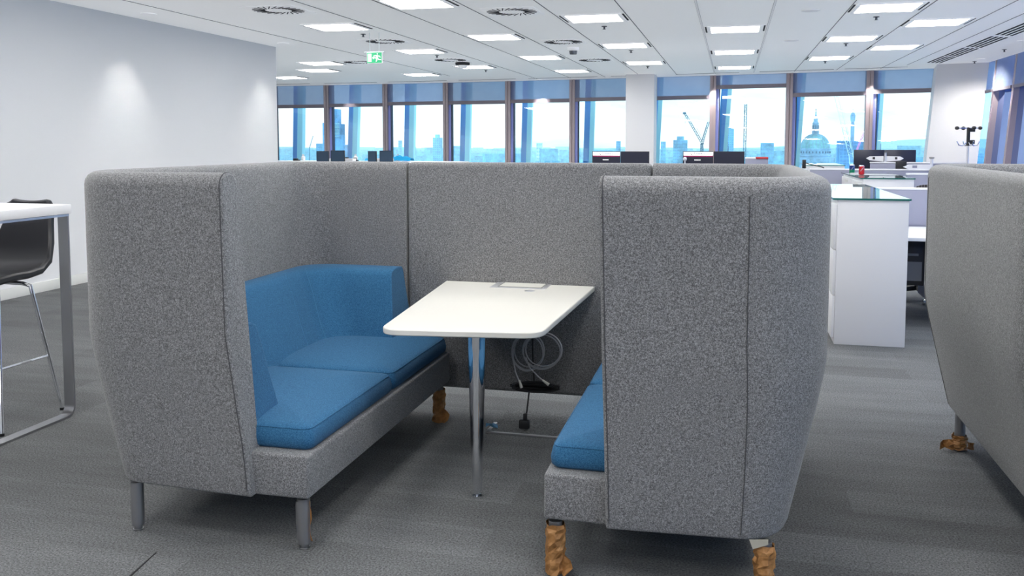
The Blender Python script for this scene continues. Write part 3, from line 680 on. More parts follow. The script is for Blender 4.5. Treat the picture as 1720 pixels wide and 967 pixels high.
# keep the far edge clear of the screen's face
dy = max(poly[2][1], poly[3][1])
b = MB(); b.prism(rounded(poly, (.09, .10, .01, .01)), TZ-.025, TZ)
tb = thing('booth_table', (-1.05, 3.95, 0), 'white trapezoid table on one tapered chrome leg between the blue seats', 'table')
top = b.build('tabletop', 'laminate', tb, ang=50, bevel=.004)
b = MB(); pr = [(.036, TZ-.026), (.036, .60), (.033, .45), (.027, .22), (.021, .035), (.019, .03)]
lx, ly = -1.023, 3.535; b.lathe(pr, (lx, ly, 0), 28); lg = b.build('leg', 'chrome', tb)
b = MB(); b.lathe([(.012, .03), (.010, .012), (.020, .010), (.020, 0)], (lx, ly, 0), 20); b.build('foot', 'chrome', lg)
b = MB(); b.box((-1.20, 4.20, TZ-.05), (-.92, 4.60, TZ-.026), .004); b.build('under_frame', 'black', tb)
pq = [at(822, 482.5, Z=TZ), at(916, 486, Z=TZ), at(926, 476.5, Z=TZ), at(843, 473, Z=TZ)]
pw = thing('power_outlet_lid', (sum(p.x for p in pq)/4, sum(p.y for p in pq)/4, TZ), 'flush power outlet lid set in the far end of the white table', 'power outlet')
x0, x1, y0, y1 = pq[0].x, pq[1].x, pq[0].y, pq[2].y-.01
b = MB(); b.box((x0, y0, TZ), (x1, y1, TZ+.0025), .001); b.build('lid_frame', 'alu', pw)
b = MB(); b.box((x0+.045, y0+.035, TZ+.0026), (x1-.03, y1-.02, TZ+.004)); b.build('lid', 'laminate', pw, smooth=False)
b = MB(); b.box((x0+.04, y0+.025, TZ+.0026), (x1-.025, y0+.036, TZ+.0034)); b.box((x0+.037, y0+.025, TZ+.0026), (x0+.043, y1-.02, TZ+.0034)); b.box((x1-.03, y0+.025, TZ+.0026), (x1-.022, y1-.02, TZ+.0034)); b.build('lid_gap', 'drk_socket', pw, smooth=False)
b = MB(); e = at(890, 488.5, Z=TZ); b.lathe([(.028, TZ+.0008), (.026, TZ+.0016), (.001, TZ+.0016)], e.xy.to_3d(), 20, caps=False); b.build('round_sticker', 'alu', label='faint round silver sticker on the white table before the outlet lid', cat='sticker')
# cables
Yc = 4.47
def onp(px, py, Y=Yc): return at(px, py, Y=Y)
ca = thing('network_cable', onp(902, 590), 'pale grey coiled network cable hanging under the table', 'cable')
def ringpts(cx, cy, rx, ry, Y, n=40): return [at(cx+rx*math.cos(2*PI*i/n), cy+ry*math.sin(2*PI*i/n), Y=Y) for i in range(n)]
b = MB()
for k, (cx, cy, rx, ry, Y) in enumerate(((887, 590, 27, 31, 4.44), (889, 588, 25, 28, 4.45), (886, 593, 26, 30, 4.435), (911, 588, 33, 30, 4.43), (913, 587, 30, 28, 4.42), (910, 591, 31, 29, 4.425))):
    b.tube(ringpts(cx, cy, rx, ry, Y), .0036, 6, closed=True)
b.build('cable_coil', 'cable_grey', ca)
b = MB(); b.tube([onp(862, 585, 4.43), onp(862, 605, 4.42), onp(866, 625, 4.41), onp(873, 643, 4.40)], .0036, 6); b.tube([onp(883, 600, 4.42), onp(890, 618, 4.41), onp(905, 633, 4.40), onp(915, 641, 4.40)], .0036, 6); b.build('cable_tail', 'cable_grey', ca)
for (ax, ay, bx, by) in ((872, 638, 876, 651), (911, 638, 922, 646)):
    b = MB(); b.tube([onp(ax, ay, 4.40), onp(bx, by, 4.40)], [.005, .009], 8); b.build('cable_plug', 'cable_tip', ca)
pc = thing('power_cable', onp(895, 650), 'black power cable with plug bundled under the table and hanging to the floor', 'cable')
b = MB()
rnd = random.Random(4)
for k in range(9):
    cy = 649.5+rnd.uniform(-2, 2); x_ = rnd.uniform(-3, 3); b.tube([at(899+x_+(38+rnd.uniform(-4, 2))*math.cos(2*PI*i/30), cy+(1.5+k*.8)*math.sin(2*PI*i/30)+2*math.cos(2*PI*i/30), Y=4.56-.008*k) for i in range(30)], .0055, 6, closed=True)
b.build('cable_bundle', 'black', pc)
b = MB(); b.tube([onp(894, 560, 4.55), onp(895, 600, 4.55), onp(897, 640, 4.54)], .0045, 6); b.tube([onp(889, 655, 4.5), onp(887, 672, 4.48), onp(885, 690, 4.45), onp(882, 705, 4.42)], .0045, 6); b.build('cord', 'black', pc)
p = at(881, 708, Y=4.42)
b = MB(); b.box((p.x-.028, p.y-.02, p.z-.035), (p.x+.026, p.y+.02, p.z+.012), .008); b.box((p.x-.006, p.y-.01, p.z+.01), (p.x+.014, p.y+.01, p.z+.045), .004); b.build('plug', 'black', pc)
# hatch in the carpet below
fb = thing('floor_hatch', (-1.06, 4.42, 0), 'carpeted floor hatch with a thin metal edge under the table', 'floor hatch')
b = MB(); b.box((-1.21, 4.35, 0), (-.55, 4.37, .007), .002); b.box((-1.215, 4.35, 0), (-1.195, 4.52, .007), .002); b.build('metal_edge', 'leg_metal', fb)
b = MB(); b.box((-1.195, 4.37, 0), (-.55, 4.75, .005)); b.build('hatch_lid', 'carpet', fb, smooth=False)
b = MB(); q = at(826, 719, Z=.01); b.loft(crumple([[Vector((q.x+.03*(i-1), q.y+.012*j, .012+.022*((i+j) % 2))) for i in range(3)] for j in range(3)], .006, 21)); b.build('tape_scrap', 'tape', label='crumpled scrap of blue tape on the corner of the floor hatch', cat='tape', flat=True)
b = MB(); a, c = at(262, 928, Z=0), at(205, 980, Z=0); d = (c-a).normalized(); n_ = Vector((-d.y, d.x, 0))*.004
b.slab([a-n_*.3, a+n_*.3, c+n_*1.3, c-n_*1.3], (0, 0, .002)); b.build('carpet_slot', 'rubber', label='narrow black slot cut in the carpet at the lower left', cat='floor slot', smooth=False)
# ------------------------------------------------------------------ bar table and stool at the left
bt = thing('bar_table', (-4.3, 3.75, 0), 'tall white bar table on a looped brushed steel frame at the left edge', 'table')
XE, TH = -3.475, 1.162
b = MB(); b.box((-5.3, 3.28, TH-.05), (XE-.008, 4.125, TH), .003); b.build('tabletop', 'lam_white', bt)
for nm_, xx in (('looped_frame', XE-.01), ('looped_frame', -5.2)):
    # flat bar 60 mm wide bent to a loop with rounded lower corners
    y0, y1, z0, z1, R = 3.36, 4.105, .0, TH-.05, .06; th = .012
    def loop(off):
        p = [(y1-off, z1)]
        p += [(y1-R+(R-off)*math.cos(a), z0+R+(R-off)*math.sin(a)) for a in [-PI/2*k/7 for k in range(8)]]
        p += [(y0+R+(R-off)*math.cos(a), z0+R+(R-off)*math.sin(a)) for a in [-PI/2-PI/2*k/7 for k in range(8)]]
        p += [(y0+off, z1)]
        return p
    A, B_ = loop(0), loop(th); w = .062
    rows = [[Vector((xx-sx*w, q[0], q[1])) for q in PP] for sx, PP in ((0, A), (1, A), (1, B_), (0, B_))]
    b = MB(); b.loft(rows, closed=True, caps='cols'); b.build(nm_, 'steel', bt, ang=30)
b = MB(); b.box((XE-.012, 3.36, TH-.063), (XE-.008, 4.105, TH-.051)); b.build('top_strip', 'steel_edge_bluelit', bt, smooth=False)
bs = thing('bar_stool', (-3.85, 4.1, 0), 'black leather bar stool with chrome legs tucked under the tall white table', 'stool')
sx1, sx0 = -3.62, -4.02
# seat and back: one padded shell
b = MB()
rows = []
prof = [(3.80, .735), (3.87, .772), (4.00, .782), (4.10, .782), (4.19, .792), (4.26, .83), (4.31, .92), (4.345, 1.02), (4.37, 1.12), (4.378, 1.16)]
def wide(i): return [.23, .236, .24, .242, .24, .225, .195, .165, .15, .12][i]
cx = -3.985
n = 12
up_r = [[Vector((cx+wide(i)*u, y, z+.012*(u*u))) for u in [-1+2*k/n for k in range(n+1)]] for i, (y, z) in enumerate(prof)]
def off(i):
    a = Vector(prof[min(i+1, 9)]) - Vector(prof[max(i-1, 0)]); a.normalize(); return Vector((0, a.y, -a.x))*.045
dn_r = [[v+Vector((0, off(i).y, off(i).z)) for v in up_r[i]] for i in range(10)]
b.loft(up_r+dn_r[::-1], closed=True, caps='cols')
b.build('padded_shell', 'leather', bs, ang=60, bevel=.014)
chrome = []
fr = {'fr': (-3.60, 3.71), 'fl': (-4.42, 3.71), 'rr': (-3.63, 4.17), 'rl': (-4.42, 4.22)}
tops = {'fr': (-3.77, 3.90), 'fl': (-4.22, 3.90), 'rr': (-3.70, 4.05), 'rl': (-4.23, 4.05)}
for k_ in fr:
    fx, fy = fr[k_]; tx, ty = tops[k_]; ix = cx+(tx-cx)*.4
    b = MB(); b.tube([(ix, ty, .732), (lerp(ix, tx, .7), ty, .73), (tx, ty, .718), (lerp(tx, fx, .08), lerp(ty, fy, .08), .66), (fx, fy, .012)], .011, 10); lg = b.build('leg', 'chrome', bs)
    b = MB(); b.lathe([(.013, .014), (.013, 0)], (fx, fy, 0), 12); b.build('foot', 'black', lg)
def legpt(k_, z): t = (z-.012)/(.66-.012); fx, fy = fr[k_]; tx, ty = tops[k_]; return Vector((lerp(fx, lerp(tx, fx, .08), t), lerp(fy, lerp(ty, fy, .08), t), z))
for a_, c_ in (('fr', 'rr'), ('fl', 'rl'), ('fr', 'fl')):
    b = MB(); b.tube([legpt(a_, .32), legpt(c_, .32)], .007, 8); b.build('foot_rail', 'chrome', bs)
# ------------------------------------------------------------------ office area behind
CZ = 1.075
def cabinet(x0, x1, y0, y1, lab, cat='cabinet'):
    t = thing('storage_cabinet', ((x0+x1)/2, (y0+y1)/2, 0), lab, cat, 'white storage cabinets')
    b = MB(); b.box((x0+.02, y0, .0), (x1, y1, CZ), .003); b.build('carcass', 'cab', t)
    zs = [(.05, .36), (.37, .70), (.71, 1.04)]
    for za, zb in zs:
        b = MB(); b.box((x0, y0+.006, za), (x0+.019, y1-.006, zb), .002); dr = b.build('drawer', 'cab', t)
        b = MB(); b.box((x0-.004, (y0+y1)/2-.12, zb-.06), (x0+.002, (y0+y1)/2+.12, zb-.025)); b.build('handle', 'skirt', dr, smooth=False)
    return t
def glasstop(x0, x1, y0, y1, lab):
    t = thing('glass_top', ((x0+x1)/2, (y0+y1)/2, CZ), lab, 'glass top', 'glass tops on the cabinets')
    b = MB(); b.poly([(x0-.01, y0-.01, CZ+.0125), (x1+.01, y0-.01, CZ+.0125), (x1+.01, y1, CZ+.0125), (x0-.01, y1, CZ+.0125)]); b.build('glass_sheet', 'top_glass', t, smooth=False)
    b = MB()
    b.box((x0-.012, y0-.012, CZ+.0005), (x1+.012, y0-.0095, CZ+.013)); b.box((x0-.012, y0-.012, CZ+.0005), (x0-.0095, y1, CZ+.013)); b.box((x1+.0095, y0-.012, CZ+.0005), (x1+.012, y1, CZ+.013)); b.build('glass_edge', 'glass_edge', t, smooth=False)
A0 = 6.93
cabinet(.735, 1.245, A0, A0+.77, 'white storage cabinet whose blank end faces the camera beside the right sofa')
cabinet(.735, 1.245, A0+.775, A0+1.54, 'white storage cabinet directly behind the one with the blank end facing the camera')
cabinet(.735, 1.245, A0+1.545, A0+2.31, 'white storage cabinet, third and last of the run under the nearest glass top')
glasstop(.735, 1.245, A0, A0+2.31, 'green-edged glass sheet on the nearest white cabinets')
cabinet(1.44, 2.0, 10.9, 11.8, 'white storage cabinet below the two drink cans, nearer half')
cabinet(1.44, 2.0, 11.805, 12.8, 'white storage cabinet below the two drink cans, farther half')
glasstop(1.44, 2.0, 10.9, 12.8, 'green-edged glass sheet carrying the two drink cans')
cabinet(1.3, 1.92, 16.7, 18.2, 'small white storage cabinet far back, left of the drink cans')
glasstop(1.3, 1.92, 16.7, 18.2, 'glass sheet on the farthest white cabinet by the window')
# cans
def can(px, py, Y, cols, lab, box=False):
    p = at(px, py, Y=Y); z = CZ+.0135; t = thing('drink_can', (p.x, p.y, z), lab, 'can')
    r, h = .034, .118
    b = MB(); b.lathe([(.026, z), (r, z+.008), (r, z+h*.45)], (p.x, p.y, 0), 20, caps=False); b.build('lower_wall', cols[0], t)
    b = MB(); b.lathe([(r, z+h*.45), (r, z+h-.012)], (p.x, p.y, 0), 20, caps=False); b.build('upper_wall', cols[1], t)
    b = MB(); b.lathe([(r, z+h-.012), (.027, z+h), (.025, z+h-.003), (.001, z+h-.003)], (p.x, p.y, 0), 20, caps=False); b.build('lid', 'can_silver', t)
    b = MB()
    for k in range(8):
        a = -PI/2-.55+k*.16; a2 = a+.13; zz = z+.04+.045*k/7
        b.slab([(p.x+(r+.0008)*math.cos(q), p.y+(r+.0008)*math.sin(q), zz+dz) for q, dz in ((a, 0), (a2, .006), (a2, .02), (a, .013))], (0, -.0004, 0))
    b.build('lettering', 'can_silver', t, smooth=False)
    return p
p = can(1431, 289, 12.3, ('can_green', 'can_navy'), 'dark blue and green drink can on the glass top, left one')
can(1447, 292, 11.9, ('can_red', 'can_red'), 'red and white drink can on the glass top')
b = MB(); b.box((p.x-.03, p.y-.13, CZ+.0135), (p.x+.09, p.y-.06, CZ+.026), .002); b.build('phone', 'alu', label='small flat silver gadget on the glass before the green can', cat='gadget')
# desk rows with fabric partitions
def desk(x0, x1, y0, y1, part_y, pz, lab, plab, z=.735):
    t = thing('desk', ((x0+x1)/2, (y0+y1)/2, 0), lab, 'desk', 'white office desks')
    b = MB(); b.box((x0, y0, z-.03), (x1, y1, z), .003); b.build('desktop', 'lam_white', t)
    for x in (x0+.05, x1-.11):
        b = MB(); b.box((x, y0+.05, 0), (x+.06, y0+.11, z-.03)); b.box((x, y1-.11, 0), (x+.06, y1-.05, z-.03)); b.box((x, y0+.1, z-.08), (x+.06, y1-.1, z-.03)); b.build('leg_frame', 'alu', t, smooth=False)
    if plab:
        q = thing('desk_partition', ((x0+x1)/2, part_y, z), plab, 'partition', 'desk partitions')
        b = MB(); b.box((x0, part_y, z-.2), (x1, part_y+.035, pz-.02), .003); b.build('fabric_panel', 'partition', q)
        b = MB(); b.box((x0-.005, part_y-.005, pz-.02), (x1+.005, part_y+.04, pz), .002); b.build('top_rail', 'lam_white', q)
desk(1.27, 3.1, 7.68, 8.70, 8.72, 1.085, 'white desk behind the nearest cabinet, edge showing beside it', 'lilac desk partition directly behind the nearest white cabinet')
desk(2.03, 3.6, 10.6, 11.5, 11.52, 1.125, 'white desk beside the can cabinet, behind the second partition', 'short lilac desk partition right of the can cabinet')
desk(1.05, 3.6, 13.1, 13.6, 13.05, 1.13, 'white desk behind the long partition beyond the cans', 'long lilac desk partition with white rail behind the cans')
desk(2.0, 3.3, 14.3, 15.2, 14.25, 1.20, 'white desk carrying the twin dark monitors', 'lilac desk partition under the twin dark monitors at the right')
# a dark pedestal below the nearest desk, and a dark box added to stand for shade
pd = thing('desk_pedestal', (1.78, 8.3, 0), 'grey-blue pedestal under the desk behind the nearest cabinet', 'pedestal')
b = MB(); b.box((1.62, 7.9, .16), (2.0, 8.5, .70), .004); b.build('pedestal_body', 'partition', pd)
for dx in (1.66, 1.96):
    b = MB(); b.lathe([(.02, .16), (.02, .05)], (dx, 7.95, 0), 10); b.lathe([(.012, .05), (.03, .04), (.03, .0)], (dx, 7.95, 0), 12); b.build('castor', 'black', pd)
pcb = thing('shade_box', (1.485, 8.2, .2), 'dark box added for the shade under the desk behind the nearest cabinet', 'shade box')
b = MB(); b.box((1.40, 8.0, .30), (1.57, 8.45, .70), .006); b.build('shade_box_body', 'black', pcb)
b = MB(); b.box((1.42, 7.995, .34), (1.55, 8.0, .5)); b.box((1.44, 7.99, .55), (1.52, 7.996, .57)); b.build('shade_box_front', 'slot_soft', pcb, smooth=False)
# office chairs
def chair(x, y, rz, lab, first=None):
    if first: 
        c = dup(first, (0, 0, 0), lab); c.location = (x, y, 0); c.rotation_euler.z = rz; return c
    t = thing('office_chair', (0, 0, 0), lab, 'chair', 'black mesh office chairs')
    rows = []
    for i in range(9):
        v = i/8; z = .55+v*.56; w = .24*(1-.55*max(0, v-.62)**1.3*3)
        rows.append([Vector((w*u, .24+.05*v-.06*(u*u)*-1*-1, z-.05*abs(u)**3*v)) for u in [-1+2*k/12 for k in range(13)]])
    b = MB(); b.loft(rows+[[p+Vector((0, .02, 0)) for p in r_] for r_ in rows[::-1]], closed=True, caps='cols'); b.build('backrest', 'mesh', t)
    b = MB(); b.box((-.25, -.25, .45), (.25, .22, .52), .03, 3); b.build('seat', 'black', t)
    b = MB(); b.tube([(0, 0, .12), (0, 0, .45)], .03, 12); b.tube([(0, .2, .46), (0, .30, .50), (0, .31, .75)], .02, 8); b.build('column', 'black', t)
    for s_ in (-1, 1):
        b = MB(); b.tube([(s_*.25, .05, .46), (s_*.30, .05, .50), (s_*.30, .05, .66)], .014, 8); b.box((s_*.30-.035, -.12, .66), (s_*.30+.035, .14, .69), .012); b.build('armrest', 'black', t)
    for k in range(5):
        a = 2*PI*k/5+.3; e = Vector((.31*math.cos(a), .31*math.sin(a), .07))
        b = MB(); b.tube([(0, 0, .12), e*.6+Vector((0, 0, .055)), e+Vector((0, 0, .015))], [.03, .024, .016], 8); lg = b.build('star_leg', 'black', t)
        b = MB(); b.lathe([(.0, -.012), (.028, -.012), (.03, 0), (.028, .012), (0, .012)], (0, 0, 0), 14, caps=False)
        for v in b.bm.verts: v.co = Vector((v.co.z+e.x, v.co.x+e.y, v.co.y+.03))
        b.build('castor', 'chrome', lg)
    t.location = (x, y, 0); t.rotation_euler.z = rz
    return t
c1 = chair(1.74, 9.12, PI+.0, 'black mesh office chair rising behind the nearest lilac partition')
q = at(1475, 280, Y=13.9); chair(q.x-.02, 13.96, PI, 'black mesh office chair behind the drink cans', c1)
# monitors
def monitor(x, y, z0, w, h, rz, lab, mat_='screen_dark', stand_z=.735, group=None, front=-1):
    t = thing('monitor', (x, y, stand_z), lab, 'monitor', group); t.rotation_euler.z = 0
    R3 = Matrix.Rotation(rz, 3, 'Z'); pv = Vector((x, y, 0))
    def bx(b, lo, hi, bev=0): b.box(Vector(lo)+pv, Vector(hi)+pv, bev, rot=R3, piv=pv)
    b = MB(); bx(b, (-w/2, -.02, z0), (w/2, .02, z0+h), .004); b.build('casing', 'black', t)
    b = MB(); bx(b, (-w/2+.008, front*.022-.001, z0+.01), (w/2-.008, front*.022+.001, z0+h-.008)); b.build('screen', mat_, t, smooth=False)
    b = MB(); bx(b, (-.03, .02, stand_z+.01), (.03, .05, z0+h*.6)); bx(b, (-.12, -.07, stand_z), (.12, .12, stand_z+.012)); b.build('stand', 'alu' if mat_ != 'screen_dark' else 'black', t, smooth=False)
    return t
def banner(t, x, y, z0, w, h):
    yy = y-.025
    b = MB(); b.box((x-w/2+.01, yy-.001, z0+h-.066), (x+w/2-.006, yy, z0+h-.010)); b.build('banner', 'white_em', t, smooth=False)
    b = MB(); b.box((x-w/2+.01, yy-.001, z0+h-.084), (x+w/2-.006, yy, z0+h-.0665)); b.build('banner_stripe', 'maroon', t, smooth=False)
    b = MB()
    for u, v, s_ in ((.27, .62, .012), (.285, .28, .016), (.35, .5, .010), (.385, .7, .014), (.40, .45, .008)):
        xx, zz = x-w/2+w*u, z0+h-.066+.056*v; b.box((xx-s_/2, yy-.003, zz-s_*.45), (xx+s_/2, yy-.0012, zz+s_*.45), rot=Matrix.Rotation(.6, 3, 'Y'))
    b.build('banner_emblem', 'dark_text', t, smooth=False)
    b = MB()
    for k in range(9):
        if k == 7: continue
        xx = x-w/2+w*(.45+.032*k); b.box((xx, yy-.003, z0+h-.066+.018), (xx+w*.022, yy-.0012, z0+h-.066+.04+(.008 if k in (0, 4, 5) else 0)))
    b.build('banner_lettering', 'grey_text', t, smooth=False)
    b = MB()
    for k in range(7): b.box((x-w/2+w*(.38+.03*k), yy-.003, z0+h-.138), (x-w/2+w*(.38+.03*k)+w*.022, yy-.0012, z0+h-.126))
    b.build('screen_lettering', 'white_em', t, smooth=False)
for (pa, pb, d) in ((995, 1091, 'before the square white column'), (1147, 1251, 'right of the square white column')):
    Y = 14.0; a, c = at(pa, 254, Y=Y), at(pb, 254, Y=Y); w = (c.x-a.x)/2; h = .30; z0 = a.z-h
    t = monitor(a.x+w/2, Y, z0, w-.006, h, 0, 'dark monitor showing a white banner with maroon line, ' + d); banner(t, a.x+w/2, Y, z0, w-.006, h)
    monitor(a.x+1.5*w, Y, z0, w-.006, h, 0, 'blank dark monitor, right one of the pair ' + d)
desk(-2.5, .6, 13.7, 14.5, 0, 0, 'white desk carrying the two pairs of bannered monitors, hidden behind the booth', None)
a, c = at(1251, 262, Y=14.0), at(1290, 270, Y=14.0)
tdoc = thing('document_tray', ((a.x+c.x)/2, 14.05, .735), 'grey tray with red trimmed papers right of the bannered monitors', 'tray')
b = MB(); b.box((a.x+.01, 13.9, .735), (c.x, 14.3, 1.245), .004); b.build('tray_stack', 'partition', tdoc)
b = MB(); b.box((a.x+.01, 13.9, 1.246), (c.x-.15, 14.3, 1.262)); b.build('papers', 'lam_white', tdoc, smooth=False)
b = MB(); b.box((a.x+.16, 13.89, 1.246), (c.x, 14.3, 1.268)); b.build('red_folder', 'red', tdoc, smooth=False)
# small grey webcam ball + headset hump left of second pair
a = at(1150.5, 266.5, Y=13.7); b = MB(); b.lathe([(.001, a.z-.03), (.025, a.z-.025), (.03, a.z), (.02, a.z+.022), (.001, a.z+.028)], (a.x, a.y, 0), 16, caps=False); b.tube([(a.x, a.y, .735), (a.x, a.y, a.z-.028)], .008, 8); b.build('webcam', 'alu', label='small round grey webcam on a stalk before the second bannered monitor', cat='webcam')
# twin monitors at the right on white arms
Y = 14.75; a, c = at(1434, 251.5, Y=Y), at(1538, 271, Y=Y); w = (c.x-a.x)/2
for k, d in ((0, 'left of the twin dark monitors near the corner column, back on white arm'), (1, 'right of the twin dark monitors near the corner column, back on white arm')):
    x = a.x+w*(k+.5); t = thing('monitor', (x, Y, .735), 'dark monitor, ' + d, 'monitor')
    b = MB(); b.box((x-w/2+.002, Y-.02, a.z-.30), (x+w/2-.002, Y+.02, a.z), .005); b.build('casing', 'screen_dark', t)
    b = MB(); s_ = -1 if k == 0 else 1; zc = a.z-.13
    xm = a.x+w
    b.slab([(xm+s_*.02, Y-.05, zc+.035), (xm+s_*.22, Y-.05, zc+.03), (xm+s_*.27, Y-.05, zc), (xm+s_*.22, Y-.05, zc-.03), (xm+s_*.02, Y-.05, zc-.05)], (0, .02, 0)); b.build('monitor_arm', 'lam_white', t, smooth=False)
    b = MB(); b.box((xm+s_*.05-.012, Y+.03, .735), (xm+s_*.05+.012, Y+.05, zc)); b.build('stand', 'alu', t, smooth=False)
    b = MB(); b.box((xm+s_*.16-.017, Y-.056, zc-.015), (xm+s_*.16+.017, Y-.05, zc+.02)); b.build('arm_plate', 'black', t, smooth=False)
po = thing('monitor_pole', (a.x+w, Y-.08, .735), 'short silver pole between the twin dark monitors', 'pole'); b = MB(); b.tube([(a.x+w, Y-.09, .735), (a.x+w, Y-.09, a.z-.05)], .017, 12); b.build('pole', 'alu', po); b = MB(); b.lathe([(.02, a.z-.05), (.02, a.z-.035), (.001, a.z-.032)], (a.x+w, Y-.09, 0), 12, caps=False); b.build('cap', 'steel', po)
# second arm and post further right
Y = 13.3; a = at(1516, 280, Y=Y); e = at(1565, 268, Y=Y)
ar = thing('monitor_arm_stand', (e.x, Y, .735), 'white monitor arm reaching left from a silver post beside the right sofa', 'monitor arm')
b = MB(); b.tube([(e.x, Y, .735), (e.x, Y, e.z+.01)], .02, 12); b.build('post', 'alu', ar)
b = MB(); b.lathe([(.022, e.z+.01), (.034, e.z+.02), (.034, e.z+.035), (.001, e.z+.037)], (e.x, Y, 0), 14, caps=False); b.build('cap', 'drk_socket', ar)
z = a.z
b = MB(); b.slab([(a.x, Y-.03, z), (a.x+.08, Y-.03, z+.03), (e.x, Y-.03, z+.035), (e.x, Y-.03, z-.055), (a.x+.08, Y-.03, z-.035)], (0, .04, 0)); b.build('arm', 'lam_white', ar, smooth=False)
b = MB(); b.box((a.x+.12, Y-.034, z-.015), (a.x+.18, Y-.031, z+.02)); b.build('arm_plate', 'partition', ar, smooth=False)
b = MB(); b.box((a.x-.09, Y-.02, z-.06), (a.x+.05, Y+.02, z+.08), .006); b.build('bracket', 'black', ar)
# desk lamp / webcam clip left by the farthest cabinet
a = at(1352, 272, Y=13.0); b = MB(); b.box((a.x-.03, 13.05, 1.131), (a.x+.02, 13.085, a.z+.03), .006); b.tube([(a.x-.02, 13.06, a.z), (a.x+.06, 13.06, a.z-.03), (a.x+.2, 13.065, a.z-.06), (a.x+.26, 13.07, 1.14)], .008, 6); b.build('desk_webcam', 'black', label='small black webcam with trailing cord at the left end of the far partition', cat='webcam')
# left desk group
desk(-7.6, -4.6, 14.0, 14.78, 15.05, 1.15, 'white desk at the back left below the windows, behind the booth', None)
ct = thing('storage_counter', (-7, 15.1, 0), 'low white storage counter at the back left, mostly hidden behind the booth', 'cabinet')
b = MB(); b.box((-9.4, 14.85, 0), (-4.6, 15.35, 1.12), .004); b.build('counter_body', 'cab', ct)
b = MB(); b.box((-9.42, 14.83, 1.12), (-4.58, 15.37, 1.15), .003); b.build('counter_top', 'lam_white', ct)
for (pa, pb, py, rz, lab) in ((531, 553, 253.5, .35, 'slate-blue monitor at the back left, left one of the first pair'), (555, 580, 252.5, .15, 'slate-blue monitor at the back left, right one of the first pair'), (617, 634, 253.5, .08, 'slate-blue monitor at the back left, left one of the second pair'), (636.5, 661, 252.8, .1, 'slate-blue monitor at the back left, right one of the second pair')):
    Y = 14.6; a, c = at(pa, py, Y=Y), at(pb, py, Y=Y); w = c.x-a.x-.035
    monitor((a.x+c.x)/2, Y, a.z-.20, w, .20, rz, lab, 'slate', group='monitors at the back left')

# blue cloth, papers and small things on the back-left partition
Y = 15.07
def bl(px, py, YY=Y): return at(px, py, Y=YY)
b = MB(); a, c = bl(614, 271), bl(690, 271)
rows = []
rnd = random.Random(12)
for j in range(5):
    rows.append([Vector((lerp(a.x, c.x, i/22), Y-.05+.06*j, 1.155+(.03+.02*abs(math.sin(i*.9+j*1.3)) + (.06*max(0, math.sin((i-11)/11*PI))*(.75+.25*math.sin(i*1.7)) if i > 11 else 0))*(1 if 0 < j < 4 else .15))) for i in range(23)])
b.loft(rows); b.build('blue_cloth', 'cloth', label='bright blue cloth bunched over the back-left partition', cat='cloth')
a, c = bl(560, 267), bl(600, 272)
b = MB(); b.box((a.x, Y-.2, 1.151), (c.x, Y-.05, 1.20), .004); b.build('paper_stack', 'lam_white', label='low white stack of paper behind the left slate monitors', cat='paper')
a, c = bl(634, 266), bl(664, 271)
b = MB(); b.box((a.x, Y-.2, 1.151), (c.x, Y-.07, 1.205), .004); b.build('paper_stack', 'lam_white', label='white papers beside the blue cloth behind the second slate monitors', cat='paper')
for pa, pb, py, lab in ((577, 583, 264, 'small black cup left of the blue cloth at the back left'), (592, 596, 265, 'small black stand just left of the blue cloth'), (492, 498, 266, 'small black telephone beside the white wall end')):
    a, c = bl(pa, py), bl(pb, py)
    b = MB(); b.box((a.x, Y, 1.151), (c.x, Y+.08, a.z), .006)
    b.box((a.x+.01, Y-.02, 1.151), (c.x+.05, Y+.06, 1.17), .003); b.build('desk_object', 'black', label=lab, cat='desk object')
for px, d in ((565, 'between the first slate monitors'), (589, 'right of the first slate monitors'), (661, 'right of the second slate monitors'), (500, 'near the white wall end')):
    a = bl(px, 262); b = MB(); b.lathe([(.001, 1.151), (.035, 1.156), (.04, a.z-.02), (.02, a.z), (.02, a.z+.03), (.001, a.z+.03)], (a.x, Y+.22, 0), 14, caps=False); b.build('white_bottle', 'lam_white', label='small white bottle on the back-left desks, '+d, cat='bottle', group='bottles on the back-left desks')
# coat stand
Y = 15.5; a = at(1627, 215, Y=Y)
cs = thing('coat_stand', (a.x, Y, 0), 'slim silver coat stand with black knobs before the leaning column', 'coat stand')
b = MB(); b.tube([(a.x, Y, .03), (a.x, Y, a.z-.28)], .02, 12); b.build('pole', 'alu', cs)
b = MB(); b.lathe([(.2, 0), (.2, .015), (.03, .035)], (a.x, Y, 0), 24); b.build('base', 'alu', cs)
b = MB(); b.tube([(a.x, Y, a.z-.28), (a.x, Y, a.z+.01)], .026, 12); b.box((a.x+.0, Y-.03, a.z-.06), (a.x+.09, Y+.03, a.z-.0)); b.box((a.x+.0, Y-.03, a.z-.25), (a.x+.09, Y+.03, a.z-.19)); b.build('hub', 'black', cs)
for k in range(4):
    an = .2+PI/2*k; e = Vector((math.cos(an)*.18, math.sin(an)*.18, 0))
    b = MB(); b.tube([(a.x, Y, a.z), Vector((a.x, Y, a.z))+e], .008, 8); ar_ = b.build('hook_arm', 'chrome', cs)
    b = MB(); q = Vector((a.x, Y, a.z))+e; b.lathe([(.001, -.03), (.025, -.022), (.035, 0), (.025, .022), (.001, .03)], q, 14, caps=False); b.build('knob', 'black', ar_)
    b = MB(); b.tube([Vector((a.x, Y, a.z-.22))+e*.1, Vector((a.x, Y, a.z-.28))+e*.5, Vector((a.x, Y, a.z-.27))+e*.8, Vector((a.x, Y, a.z-.21))+e*.98], .008, 8); b.build('lower_hook', 'chrome', cs)
